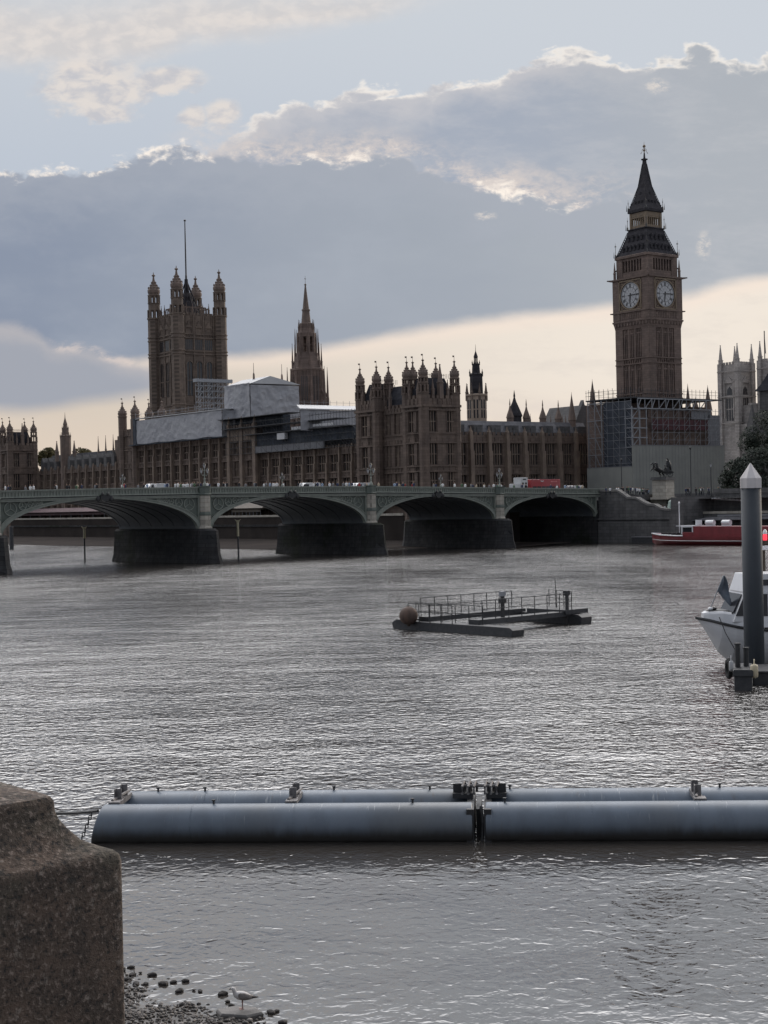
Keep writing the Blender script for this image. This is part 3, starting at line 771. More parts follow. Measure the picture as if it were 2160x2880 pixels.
for j in range(8):
    an = pi / 8 + pi / 4 * j; pinnacle(sp_, o, CX + 2.6 * cos(an), CY + 2.6 * sin(an), 67.8, 72.6, .3, M['tower'])
t = LB(o); t.lathe(CX, CY, [(1.75, 70.5), (1.25, 75.4), (1.45, 75.5), (1.45, 76.0), (1.12, 76.2), (.22, 84.2), (.5, 84.3), (.2, 84.7), (.07, 84.8), (.04, 87.4)], 8)
t.box(CX - .3, CX + .3, CY - .05, CY + .05, 86.3, 86.5)
t.build('spire', M['turret'], sp_)
def hx(px, py, x0):                     # where a sight line meets an east-facing wall: (along, z)
    r = ray(px, py); t = (x0 + BO.dot(EX)) / (r.x * EX.x + r.y * EX.y)
    p = Vector((r.x, r.y, 0)) * t; q = p - BO; return q.dot(EY), r.z * t + H
def hy(px, py, y0):
    r = ray(px, py); t = (y0 + BO.dot(EY)) / (r.x * EY.x + r.y * EY.y)
    p = Vector((r.x, r.y, 0)) * t; q = p - BO; return q.dot(EX), r.z * t + H
X1 = -61.0                              # long river range stands back between the two end pavilions
ST = [(12.9, 17.0), (18.9, 24.0), (26.9, 31.9)]

def pav_block(root, o, x0, x1, y0, y1, north=2, east=1, tur=None, zbase=0.0):
    facade(root, o, TN(y0), x0, x1, ST, north, M['stone'], 4, zbase, 33.4, butt=False, wfrac=.42, nl=3)
    facade(root, o, TE(x0), y0 + .65, y1, ST, east, M['stone'], 4, zbase, 33.4, butt=False, wfrac=.40, nl=3)
    w = LB(o)
    w.box(x0 + .6, x1, y0 + .7, y1, 9, 33.0)
    for T, a, b in ((TN(y0), x0, x1), (TE(x0), y0, y1)):
        w.tbox(T, a - .1, b + .1, 0, .5, 32.9, 33.5)
        w.tbox(T, a, b, -.6, -.02, 33.4, 35.0)
        n = int((b - a) / 1.4)
        for i in range(n):
            l = a + (b - a) * i / n; w.tbox(T, l, l + .85, -.6, -.02, 35.0, 35.9)
            w.tbox(T, l + .2, l + .45, 0, .2, 33.6, 35.0)
    w.build('parapet', M['stone'], root)
    r = LB(o); cx, cy = (x0 + x1) / 2, (y0 + y1) / 2; ax, ay = (x1 - x0) / 2 - 1.1, (y1 - y0) / 2 - 1.1
    r.loft([[(cx + sx * (ax - k_), cy + sy * (ay - k_), z) for sx, sy in ((-1, -1), (1, -1), (1, 1), (-1, 1))] for k_, z in ((0, 33.2), (.3, 36.2), (1.5, 40.2))])
    for i in range(int(ax * 2 / .5)):     # iron cresting
        r.box(cx - ax + 1.5 + i * .5, cx - ax + 1.58 + i * .5, cy - ay + 1.45, cy - ay + 1.5, 40.1, 41.3)
    r.box(cx - ax + 1.5, cx + ax - 1.5, cy - ay + 1.44, cy - ay + 1.51, 40.9, 41.0)
    rf = r.build('roof', M['slate'], root)
    for (x, y) in tur: turret(root, o, x, y, zbase, 40.4, 44.9, 1.35, [(36.6, 38.4), (39.0, 40.2)], M['stone'], M['turret'])
    for u in (.3, .5, .7):
        pinnacle(root, o, x0 + (x1 - x0) * u, y0 + .4, 35, 39.8 if u != .5 else 43.5, .42 if u != .5 else .8, M['turret'])
        if u != .5: pinnacle(root, o, x0 + .4, y0 + (y1 - y0) * u, 35, 39.6, .4, M['turret'])

o = (X0, 6, 0)
npav = local_empty('turreted_pavilion', *o, 'brown stone pavilion crowded with turrets, standing at the river just right of the sheeted roofs', 'palace pavilion')
pav_block(npav, o, X0, -60.4, 6, 14.2, tur=[(-71.0, 6.9), (-61.2, 6.9), (-71.0, 13.4), (-62.5, 12.6), (-69.5, 12.9)])
pav_block(npav, o, X0, -63.0, 25.2, 34.2, north=1, tur=[(-71.0, 26.1), (-71.0, 33.3), (-67.2, 26.1)])
facade(npav, o, TE(X0 + 2.2), 14.2, 25.2, ST, 3, M['stone'], 6, 0, 33.4, butt=False, wfrac=.4)
r = LB(o); r.loft([[(X0 + 2.4 + a, y, z) for a, y in ((b, 14.2), (b, 25.2), (10 - b, 25.2), (10 - b, 14.2))] for b, z in ((.5, 33.0), (1.2, 35.8), (3, 39.2))]); r.build('roof', M['slate'], npav)
for y in (16.5, 22.5): pinnacle(npav, o, X0 + 2.4, y, 33, 40, .45, M['turret'])

o = (X0, 263, 0)
spav = local_empty('turreted_pavilion', *o, 'brown turreted pavilion at the far left end of the river front', 'palace pavilion')
pav_block(spav, o, X0, -60.6, 263, 272, tur=[(-71.0, 264), (-61.4, 264), (-71.0, 271), (-62.5, 270)])
pav_block(spav, o, X0, -62, 284, 293, north=1, tur=[(-71.0, 285), (-67, 285)])
facade(spav, o, TE(X0 + 2.2), 272, 284, ST, 3, M['stone'], 6, 0, 33.4, butt=False, wfrac=.4)

# ---- river range
o = (X1, 150, 5)
rng = local_empty('river_range', *o, 'long brown stone palace range with regular buttresses rising behind the bridge', 'palace')
LOW = [(8.2, 11.6), (12.9, 16.9), (18.9, 23.4)]
facade(rng, o, TE(X1 + .8), 34.2, 101, LOW, 11, M['stone'], 12, 5, 25.3, bt=25.9, wfrac=.6)
facade(rng, o, TE(X1 - .3), 101, 116, LOW + [(25.8, 29.0)], 2, M['stone'], 14, 5, 33.6, bt=37, wfrac=.34, bw=.8)
facade(rng, o, TE(X1), 116, 178, LOW + [(25.4, 29.2)], 10, M['stone'], 14, 5, 31.0, bt=31.5, wfrac=.6, crenel=False)
facade(rng, o, TE(X1 - .3), 178, 189.5, LOW + [(25.6, 29.5), (31, 34.5)], 2, M['stone'], 11, 5, 36.2, butt=False, wfrac=.36)
facade(rng, o, TE(X1 + .8), 189.5, 262.4, LOW, 12, M['stone'], 12, 5, 25.0, bt=26.5, wfrac=.58)
p = LB(o); p.tbox(TE(X1 - .5), 101.3, 115.6, -.02, .12, 29.6, 33.2); p.build('stone_panel', M['stone_pale'], rng)
for (x, y) in ((X1 - .2, 179), (X1 - .2, 188.5), (X1 + 10, 179), (X1 + 10, 188.5)): turret(rng, o, x, y, 5, 41.8, 47.0, 1.3, [], M['stone'], M['turret'])
pinnacle(rng, o, X1 + 3, 183.5, 36, 42.5, .5, M['turret'])
r = LB(o)
for (a, b, x, zr, ze) in ((189.5, 262, X1 + .8, 31.0, 25.0), (34.2, 101, X1 + .8, 30.5, 24.8), (101, 178, X1 + 1, 35.5, 31.0)):
    r.loft([[(x + .8, y, ze), (x + 5.5, y, zr), (x + 10, y, ze)] for y in (a, b)])
r.build('roof', M['slate'], rng)
for i in range(12):
    y = 192.5 + i * 6.08; d_ = LB(o)       # stone dormers and tall pinnacles on the left roof
    d_.box(X1 + .7, X1 + 2.6, y - 1.1, y + 1.1, 25, 28.3)
    d_.slab([(X1 + .7, y - 1.1, 28.3), (X1 + .7, y + 1.1, 28.3), (X1 + .7, y, 29.9)], (2.4, 0, 0))
    d_.build('dormer', M['wall_grey'], rng)
    if i < 5: pinnacle(rng, o, X1 + 5.5, 195.5 + i * 6.1, 30, 36.5, .35, M['turret'], frac=.2)
# lower stepped stone block left of the twin turrets
b_ = LB(o); b_.box(X1 + 1.6, X1 + 9, 189.6, 198.5, 25, 34.0); b_.box(X1 + 1.4, X1 + 6, 190.5, 196, 34.0, 35.2); b_.build('parapet_block', M['stone'], rng)

# ---- north front
o = (-35, 10, 9)
nf = local_empty('north_front', *o, 'stone palace front of tall windows between the turreted pavilion and the clock tower scaffold', 'palace wing')
facade(nf, o, TN(10), -60.2, -12, [(12.3, 16.3), (18.9, 24.3)], 8, M['stone'], 9, 9, 26.4, bt=28.6, wfrac=.56, nl=4, bw=.62, bproj=1.1)
r = LB(o); r.loft([[(x, 10.8, 26.2), (x, 13.0, 30.2), (x, 20, 30.2), (x, 23, 26.2)] for x in (-60.2, -12)]); r.build('roof', mat('pale_slate', (.20, .195, .205), (.15, .148, .16), .6, rough=.85, streak=.3, brick=(1.5, .8)), nf)
w = LB(o)
for i in range(8): 
    x = -57.2 + i * 6.02; w.box(x - 1.5, x + 1.5, 10.2, 12.4, 26.4, 29.0); w.box(x - .5, x + .5, 10.0, 10.4, 26.8, 28.4)
w.build('dormer_row', M['wall_grey'], nf)
x, z = hy(1448, 1190, 16)
c_ = LB(o); c_.lathe(x, 16, [(1.9, 27), (1.9, 31.6), (2.2, 31.8), (2.0, 32.4), (1.2, 34.2), (.55, 35.6), (.2, 36.8), (.3, 37.0), (.04, 38.6)], 8); c_.build('roof_turret', M['iron_roof'], nf)
for px in (1435, 1481, 1527, 1571):
    x, z = hy(px, 1190, 14)
    c_ = LB(o); c_.lathe(x, 14, [(.95, 27), (.95, 31.0), (1.1, 31.2), (.8, 32.2), (.35, 33.4), (.12, 34.4), (.2, 34.6), (.03, 36.2)], 8); c_.build('roof_turret', M['turret'], nf)
for px in (1492, 1549, 1582, 1591):
    x, z = hy(px, 1190, 16); pinnacle(nf, o, x, 16, 30, 32.6, .16, M['turret'], frac=.3)
x, z = hy(1609, 1190, 13); c_ = LB(o); c_.lathe(x, 13, [(1.0, 27), (1.0, 30.6), (1.15, 30.8), (.08, 37.6), (.02, 38.4)], 8); c_.build('spirelet', M['turret'], nf)
for px, y_, z0, z1, hw in ((1640, 20, 30, 36.6, 3.4),):
    x, z = hy(px, 1190, y_); c_ = LB(o); c_.slab([(x - hw, y_, 24), (x + hw, y_, 24), (x + hw, y_, 29.6), (x + .6, y_, 36.0), (x + .4, y_, 37), (x - hw, y_, 30)], (0, 1.2, 0))
    c_.loft([[(x - hw, y, 29.5), (x + .5, y, 35.6), (x + hw + 6, y, 35.6), (x + hw + 6, y, 29)] for y in (y_ + 1.2, y_ + 14)]); c_.build('gable', M['wall_grey'], nf)

# ---- ventilation tower behind the north front
p = at(1342, 1190, 400); vx, vy = tolocal(p); o = (vx, vy, 9)
ve = local_empty('ventilation_tower', *o, 'octagonal pale stone tower with dark stepped roof left of the row of small roof turrets', 'tower')
t = LB(o); t.lathe(vx, vy, [(2.75, 9), (2.75, 37.6), (3.1, 37.8), (3.1, 38.2), (2.6, 38.3)], 8)
t.build('shaft', mat('pale_tower_stone', (.36, .285, .225), (.29, .23, .18), .6, streak=.25), ve)
for j in range(8):
    an = pi / 4 * j; r_ = 2.75 * cos(pi / 8) + .02; w = LB(o)
    for s_ in (-.42, .42):
        for a, b in ((31.8, 34), (34.3, 36.7)):
            cxx, cyy = vx + r_ * cos(an) - s_ * sin(an), vy + r_ * sin(an) + s_ * cos(an); tx, ty = -sin(an) * .2, cos(an) * .2
            w.slab([(cxx - tx, cyy - ty, a), (cxx + tx, cyy + ty, a), (cxx + tx, cyy + ty, b), (cxx - tx, cyy - ty, b)], (.06 * cos(an), .06 * sin(an), 0))
    w.build('window', M['dark_glass'], ve)
    an += pi / 8; pinnacle(ve, o, vx + 2.75 * cos(an), vy + 2.75 * sin(an), 36.5, 41.2, .34, M['vtower'])
    pinnacle(ve, o, vx + 1.8 * cos(an), vy + 1.8 * sin(an), 43, 45.0, .14, M['iron_roof'])
    pinnacle(ve, o, vx + 1.05 * cos(an), vy + 1.05 * sin(an), 46, 47.4, .1, M['iron_roof'])
t = LB(o); t.lathe(vx, vy, [(1.85, 38), (1.75, 43.4), (1.95, 43.5), (1.15, 44.0), (1.0, 46.2), (1.15, 46.4), (.55, 46.5)], 8)
for j in range(6): t.lathe(vx + .42 * cos(j * pi / 3), vy + .42 * sin(j * pi / 3), [(.1, 46.4), (.1, 48)], 4)
t.lathe(vx, vy, [(.55, 47.9), (.6, 48.3), (.28, 49.2), (.08, 49.8), (.02, 51.6)], 8)
t.build('stepped_roof', M['iron_roof'], ve)
# ---- small distant tower over the left range
p = at(184, 1230, 560); vx, vy = tolocal(p); o = (vx, vy, 9)
ve = local_empty('stepped_tower', *o, 'small dark stepped tower over the left part of the river front', 'tower')
t = LB(o); t.lathe(vx, vy, [(2.0, 9), (2.0, 37.3), (2.2, 37.5), (1.3, 38), (1.2, 40.2), (1.35, 40.4), (.75, 40.6)], 8); t.build('shaft', M['turret'], ve)
t = LB(o); t.lathe(vx, vy, [(.7, 40.3), (.7, 41.6), (.85, 41.8), (.5, 43), (.15, 44.3), (.03, 46.4)], 8); t.build('turret_cap', M['turret'], ve)
for j in range(8):
    an = pi / 8 + j * pi / 4; pinnacle(ve, o, vx + 1.9 * cos(an), vy + 1.9 * sin(an), 36.5, 39.0, .16); pinnacle(ve, o, vx + 1.15 * cos(an), vy + 1.15 * sin(an), 39.5, 41.6, .13)
for px in (160, 209):
    p = at(px, 1265, 556); x, y = tolocal(p); pinnacle(ve, o, x, y, 28, 35.6, .75, M['turret'], n=8)

# ---------------------------------------------------------------- sheeting, tents and scaffolds on the roofs
from mathutils import noise as mn
def wrinkled(mb, T, u0, u1, z0, z1, nu, nz, amp=.35, sag=0.0, seed=1):
    """cloth wall with real folds pulled towards its fixings"""
    rd = random.Random(seed); ph = [rd.uniform(0, 6) for _ in range(6)]
    V_ = []
    for j in range(nz + 1):
        for i in range(nu + 1):
            a, b = i / nu, j / nz; u = u0 + (u1 - u0) * a; z = z0 + (z1 - z0) * b
            q_ = Vector((u * .22, z * .30, seed)); q2_ = Vector((u * .55 + z * .25, z * .5 - u * .15, seed + 5.0))
            d = amp * (1.5 * (1 - 2.4 * abs(mn.noise(q_))) + .8 * (1 - 2.6 * abs(mn.noise(q2_))) + .5 * mn.noise(q2_ * 2.3))
            d_old = amp * (.6 * abs(sin(u * .55 + z * .8 + ph[0])) + .5 * abs(sin(u * .9 - z * .7 + ph[1])) + .35 * sin(z * 2.1 + u * .4 + ph[2]) + .25 * abs(sin(u * 1.7 + z * 2.3 + ph[3])) + .08 * rd.uniform(-1, 1))
            V_.append(T(u, d, z + sag * sin(a * pi * 7 + ph[3]) * (1 - b)))
    f = [(j * (nu + 1) + i, j * (nu + 1) + i + 1, (j + 1) * (nu + 1) + i + 1, (j + 1) * (nu + 1) + i) for j in range(nz) for i in range(nu)]
    mb.add(V_, f); m0 = len(V_)
    mb.add([tuple(np.array(T(0, -.06, 0)) - np.array(T(0, 0, 0)) + np.array(v)) for v in V_], [tuple(reversed(q)) for q in f])
def scaff(mb, T, us, zs, ds, r=.075, diag=True):
    for d in ds:
        for u in us: mb.tube(T(u, d, zs[0]), T(u, d, zs[-1] + .6), r, 4)
        for z in zs: mb.tube(T(us[0] - .3, d, z), T(us[-1] + .3, d, z), r, 4)
        if diag:
            for i in range(0, len(us) - 1, 2):
                for j in range(len(zs) - 1): mb.tube(T(us[i], d, zs[j]), T(us[i + 1], d, zs[j + 1]), r * .8, 4)
    if len(ds) > 1:
        for u in us:
            for z in zs: mb.tube(T(u, ds[0], z), T(u, ds[-1], z), r, 4)
def rng_(a, b, n): return [a + (b - a) * i / n for i in range(n + 1)]

TX = -58.0; o = (-50, 115, 31)
tent = local_empty('sheeted_tent', *o, 'big box-shaped white sheeted tent on the palace roof in front of the spire tower', 'scaffold tent')
m = LB(o); TNn = TN(109.0); TEe = TE(TX)
wrinkled(m, TEe, 109, 124.4, 36.6, 47.2, 30, 24, .14, .3, 3)
wrinkled(m, TNn, TX, -40.5, 36.6, 46.6, 40, 24, .14, .25, 5)
m.box(TX + .3, -40.7, 109.4, 124, 36.8, 46.2)
m.build('sheet_wall', M['sheet'], tent)
m = LB(o); m.loft([[(TX - .3, y, 46.9), (TX + 7, y, 49.4), (-40, y, 47.0)] for y in (108.6, 124.8)]); m.build('tent_roof', M['roof_white'], tent)
for px in (714, 793):
    x, z = hy(px, 1075, 116); m = LB(o); m.lathe(x, 116, [(.45, 47.5), (.3, 50.5), (.1, 51), (.06, 54)], 5); m.build('vent_spike', M['turret'], tent)
o = (X1, 147, 31)
sb = local_empty('sheeted_roof', *o, 'long band of pale grey sheeting wrapped along the palace roof below the square tower', 'scaffold sheeting')
m = LB(o); wrinkled(m, TE(X1 - 1.2), 119, 176.2, 31.5, 39.4, 110, 16, .085, .12, 8)
wrinkled(m, TN(118.9), X1 - 1.2, X1 + 8, 31.5, 39.4, 8, 8, .2, 0, 9); m.build('sheet_wall', M['sheet'], sb)
m = LB(o); m.slab([(X1 - 1.5, 118.5, 39.5), (X1 - 1.5, 176.5, 39.9), (X1 + 9, 176.5, 40.5), (X1 + 9, 118.5, 40.2)], (0, 0, .25)); m.build('sheet_roof', M['roof_white'], sb)
m = LB(o); m.tbox(TE(X1 - 1.2), 116, 179.5, .1, 1.4, 31.0, 31.3); m.tbox(TE(X1 - 1.2), 176.2, 180, -.5, .3, 31.4, 40.2); m.build('scaffold_deck', M['net'], sb)
m = LB(o); scaff(m, TE(X1 - 1.6), rng_(119, 176, 14), [40.4, 41.4], [0], .05, False); m.build('guard_rail', M['pole'], sb)
o = (-58, 72, 30)
s2 = local_empty('sheeted_roof', *o, 'lower white temporary roof with sheeted side between the tent and the turreted pavilion', 'scaffold sheeting')
m = LB(o); wrinkled(m, TN(70), -65.6, -40, 30.5, 36.4, 40, 12, .09, .1, 12); m.build('sheet_wall', M['sheet'], s2)
m = LB(o); m.slab([(-66, 69.5, 36.4), (-39, 69.5, 36.4), (-39, 76, 37.9), (-62.8, 76, 37.9)], (0, 0, .3)); m.build('sheet_roof', M['roof_white'], s2)
m = LB(o); scaff(m, TN(76), rng_(-62.5, -40, 10), [38, 39], [0], .045, False); m.build('guard_rail', M['pole'], s2)
o = (X1, 70, 25)
sc = local_empty('roof_scaffold', *o, 'dark netted scaffold with long grey deck above the buttressed wall under the tent', 'scaffold')
m = LB(o); m.tbox(TE(X1 - .6), 50, 102, -3, -.2, 27.4, 30.9); m.tbox(TE(X1 + 2), 90, 117, -3, -.2, 30.5, 36.4); m.tbox(TE(X1 + 2), 58, 90, -3, -.2, 30.5, 31.6); m.tbox(TE(X1 + .5), 35, 50, -2, -.2, 25.8, 29.5); m.build('net_wall', M['net'], sc)
m = LB(o); m.tbox(TE(X1 - .6), 64, 102, 0, .5, 25.4, 27.3); m.build('deck_fascia', M['deck_grey'], sc)
m = LB(o)
for z, a, b in ((30.9, 50, 104), (33.2, 56, 118), (36.2, 80, 120)): m.tbox(TE(X1 - .6), a, b, -3, 1.6, z, z + .18)
m.build('scaffold_deck', M['iron'], sc)
m = LB(o); scaff(m, TE(X1 - .6), rng_(40, 116, 26), [25.5, 27.4, 29.2, 30.9, 33, 34.8], [.3, 1.3], .045); m.build('scaffold_frame', M['iron'], sc)
m = LB(o); m.tbox(TE(X1 - .8), 82.5, 86.5, 0, 1.2, 28.8, 30.6); m.tbox(TE(X1 - .9), 70, 79, .6, .9, 31.2, 32.0); m.tbox(TE(X1 - .9), 58, 68, .6, .9, 31.5, 32.2); m.build('site_cabin', M['roof_white'], sc)
pc = at(594, 1120, 560); vx, vy = tolocal(pc); o = (vx, vy, 40)
sg = local_empty('roof_scaffold', *o, 'pale tube scaffold tower standing against the square tower', 'scaffold')
m = LB(o); scaff(m, TN(vy), rng_(vx - 6.5, vx + 7.5, 7), rng_(38, 57, 9), [0, 2.2], .10)
m.tbox(TN(vy), vx - 7.5, vx + 8, -.2, 2.4, 56.2, 57.4); m.build('scaffold_frame', M['pole'], sg)
m = LB(o)
for z in (42, 46, 50, 53): m.tbox(TN(vy), vx - 3, vx + 7.4, .1, 2.1, z, z + .25)
m.build('scaffold_deck', M['deck_grey'], sg)

# ---------------------------------------------------------------- scaffolding and hoardings round the clock tower foot
o = (-12, -8, 9)
sc = local_empty('tower_scaffold', *o, 'broad scaffold with navy netting and red band wrapped round the clock tower foot', 'scaffold')
m = LB(o); m.tbox(TE(-20.6), -13, -3.4, -.15, 0, 16, 34.2); m.build('net_wall', M['net'], sc)
m = LB(o); m.box(-20, 11.5, -11.5, -7, 9, 32.0); m.box(-19.5, -7, -8, 4, 9, 34); m.box(7, 14, -8, 2, 9, 33.5)
for i in range(9):
    for z in (23.5, 30.2): m.box(-13 + i * 2.6, -11.8 + i * 2.6, -11.75, -11.5, z, z + 2.0)
m.build('inner_wall', M['tower'], sc)
m = LB(o); m.tbox(TN(-13.3), -13.2, 7.6, 0, .12, 27.0, 29.6); m.build('red_banner', M['net_red'], sc)
m = LB(o)
us = rng_(-3.2, 1.8, 2); scaff(m, TE(-21.0), us, rng_(16.5, 34.2, 4), [0, -2], .13)
m.build('scaffold_frame', M['pole'], sc); m = LB(o); scaff(m, TE(-20.85), rng_(-13.5, 1.5, 7), rng_(16.5, 34.2, 9), [0], .05); scaff(m, TN(-13.55), rng_(-13.5, 12.5, 13), rng_(22.5, 32.0, 5), [0], .055); m.build('scaffold_frame', M['pole'], sc); m = LB(o)
scaff(m, TN(-13.6), [-20.8, -18.2, -15.6], rng_(22.5, 32.2, 4), [0, -2.2], .15)
pass
m.tube(TN(-13.8)(-18.8, 0, 34.8), TN(-13.8)(9, 0, 34.8), .16, 4); m.tube(TN(-13.8)(-18.8, 0, 32.3), TN(-13.8)(9, 0, 32.3), .16, 4)
for i in range(11):
    u = -18.8 + i * 2.55; m.tube(TN(-13.8)(u, 0, 32.3), TN(-13.8)(u, 0, 34.8), .13, 4)
    if i < 10: m.tube(TN(-13.8)(u, 0, 32.3), TN(-13.8)(u + 2.55 if i % 2 else u + 1.2, 0, 34.8), .13, 4)
m.build('scaffold_frame', M['pole'], sc)
m = LB(o); m.box(-20.6, 13, -13.6, 3, 34.9, 35.2); m.box(-19, 10, -13.4, -11, 22.2, 22.5); m.build('scaffold_deck', M['iron'], sc)
m = LB(o); scaff(m, TN(-13), rng_(-20.5, 12.8, 22), [35.2, 36.2, 37.0], [0], .05, False); scaff(m, TE(-20.4), rng_(-13, 3, 10), [35.2, 36.3, 37.2], [0], .05, False); scaff(m, TN(2.5), rng_(-20, 13, 18), [35.2, 36.3, 37.4], [0], .05, False)
m.build('guard_rail', M['iron'], sc)
m = LB(o); m.tbox(TN(-13.2), 1.5, 9, 0, .06, 29.8, 32.0); m.tbox(TN(-13.2), 7.8, 12.5, 0, .06, 22.6, 31); m.build('sheer_net', M['deck_grey'], sc)
for (px, y_, z0, z1, r_) in ((1667, 4, 30, 40.6, .9), (1935, 8, 30, 41.0, .85), (1956, 8, 30, 37.4, .9), (1991, 6, 30, 40.6, 1.1)):
    x, z = hy(px, 1130, y_); oo = (x, y_, 9)
    e = local_empty('stone_spirelet', *oo, {1667: 'thin dark spirelet rising left of the clock tower above the scaffold rail', 1935: 'thin spirelet close to the right edge of the clock tower', 1956: 'short stubby spirelet between two taller ones right of the clock tower', 1991: 'tall sharp spirelet left of the pale twin-towered church'}[px], 'spirelet')
    c_ = LB(oo); c_.lathe(x, y_, [(r_ * .9, 9), (r_ * .9, z0 + 4.2)], 8); c_.build('shaft', M['wall_grey'], e)
    c_ = LB(oo); c_.lathe(x, y_, [(r_ * 1.1, z0 + 4), (r_, z0 + 4.8), (.06, z1), (.02, z1 + .5)], 8); c_.build('spire', M['turret'], e)
o = (-21.3, -14, 9)
hd = local_empty('hoarding', *o, 'blank grey-green site hoarding stepped in two heights behind the chariot statue', 'hoarding')
m = LB(o); m.tbox(TN(-14.2), -21.3, 13, -.25, 0, 9.2, 22.9); m.build('tall_panel', M['hoard'], hd)
m = LB(o); m.tbox(TE(-21.3), -13.9, 2.3, -.25, 0, 9.2, 17.6); m.build('low_panel', M['hoard'], hd)
m = LB(o)
for i in range(29):
    if i: m.tbox(TN(-14.2), -21.3 + i * 1.19, -21.26 + i * 1.19, 0, .03, 9.2, 22.9)
m.tbox(TN(-14.2), -21.3, 13, -.25, .08, 22.9, 23.05); m.tbox(TE(-21.3), -13.9, 2.3, -.25, .06, 17.6, 17.72); m.build('joint_strip', M['deck_grey'], hd)

# ---------------------------------------------------------------- pale church with twin towers, far right
def church_tower(root, px, Y, zt, hw, o):
    p = at(px, 1100, Y); cx, cy = tolocal(p)
    a = TH * 0
    t = LB(o); t.box(cx - hw, cx + hw, cy - hw, cy + hw, 9, zt)
    for sx in (-1, 1):
        for sy in (-1, 1): t.box(cx + sx * hw - .9, cx + sx * hw + .9, cy + sy * hw - .9, cy + sy * hw + .9, 9, zt + .4)
    FT = [lambda u, d, z: (cx - hw - d, cy + u, z), lambda u, d, z: (cx + u, cy - hw - d, z)]
    for T in FT:
        for z in (zt - 2.8, zt - 12.2, zt - 22): t.tbox(T, -hw - .9, hw + .9, .85, 1.15, z, z + .4)
        for i in range(6): t.tbox(T, -hw + .6 + i * 1.4, -hw + 1.3 + i * 1.4, -.5, .1, zt, zt + .9)
        for s_ in (-1, 1): t.tbox(T, s_ * 2.2 - .3, s_ * 2.2 + .3, 0, .5, zt - 20, zt - 6)
        t.slab([T(-2.4, 0, zt - 7), T(2.4, 0, zt - 7), T(0, 0, zt - 4.6)], Vector(T(0, .5, 0)) - Vector(T(0, 0, 0)))
    t.build('belfry_tower', M['pale_stone'], root)
    for T in FT:
        w = LB(o)
        for i in range(3):
            w.tbox(T, -1.75 + i * 1.25, -.85 + i * 1.25, 0, .06, zt - 21, zt - 16.8); w.tbox(T, -1.75 + i * 1.25, -.85 + i * 1.25, 0, .06, zt - 16.4, zt - 12.6)
        w.slab([T(-1.3, 0, zt - 11.4), T(1.3, 0, zt - 11.4), T(1.1, 0, zt - 9.4), T(0, 0, zt - 8.2), T(-1.1, 0, zt - 9.4)], Vector(T(0, .06, 0)) - Vector(T(0, 0, 0)))
        w.build('window', M['dark_glass'], root)
    for sx in (-1, 1):
        for sy in (-1, 1): pinnacle(root, o, cx + sx * hw, cy + sy * hw, zt, zt + 7.6, .85, M['pale_stone'], frac=.22)
    return cx, cy
p = at(2072, 1100, 560); ox, oy = tolocal(p); o = (ox, oy, 9)
ch = local_empty('church', *o, 'pale stone church with two square pinnacled towers at the right edge', 'church')
cx, cy = church_tower(ch, 2072, 560, 58.5, 4.0, o)
church_tower(ch, 2184, 552, 58.9, 4.0, o)
t = LB(o); t.box(cx - 2, cx + 12, cy - 9, cy - 4, 9, 43.0); t.box(cx + 1, cx + 22, cy - 14, cy - 9.0, 9, 32.5); t.box(cx - 3.8, cx - .6, cy - 8.5, cy - 5, 9, 36)
t.slab([(cx - 2.4, cy - 9.2, 42.8), (cx + 12, cy - 9.2, 42.8), (cx + 12, cy - 9.2, 43.6), (cx - 2.4, cy - 9.2, 43.6)], (0, 2, 0))
t.build('nave', M['pale_stone'], ch)
w = LB(o)
for i in range(4): w.box(cx + 2.2 + i * 1.4, cx + 3.3 + i * 1.4, cy - 14.1, cy - 14.02, 19, 31)
w.box(cx + 7, cx + 9.5, cy - 9.1, cy - 9.02, 33, 40); w.build('window', M['dark_glass'], ch)
t = LB(o); t.lathe(cx - 3.5, cy - 10, [(2.6, 31), (2.6, 33), (.1, 43)], 4, pi / 4); t.lathe(cx - 3.5, cy - 10, [(2.2, 9), (2.2, 31.2)], 4, pi / 4); t.build('stair_turret', M['wall_grey'], ch)
fx_, fy_ = tolocal(at(2151, 1010, 553)); t = LB(o); t.tube((fx_, fy_, 57), (fx_, fy_, 70.2), .2, 6); t.slab([(fx_, fy_, 69.8), (fx_ + .5, fy_, 65.5), (fx_ + .75, fy_, 61.8), (fx_, fy_, 62.3)], (0, .12, 0)); t.build('flagpole', M['black'], ch)
# dark slate roof corner at the right edge
p = at(2232, 1140, 380); x, y = tolocal(p); o = (x, y, 9)
e = local_empty('slate_roofed_house', *o, 'dark roofed building corner above the trees at the right edge', 'building')
t = LB(o); t.box(x - 2.2, x + 9, y - 2, y + 9, 9, 36.5); t.build('wall', M['wall_grey'], e)
t = LB(o); t.loft([[(x - 3.0 + k_, y - 3 + k_, z), (x + 10 - k_, y - 3 + k_, z), (x + 10 - k_, y + 10 - k_, z), (x - 3 + k_, y + 10 - k_, z)] for k_, z in ((0, 36.4), (1.2, 38.2), (3.2, 42.5))]); t.build('roof', M['slate'], e)
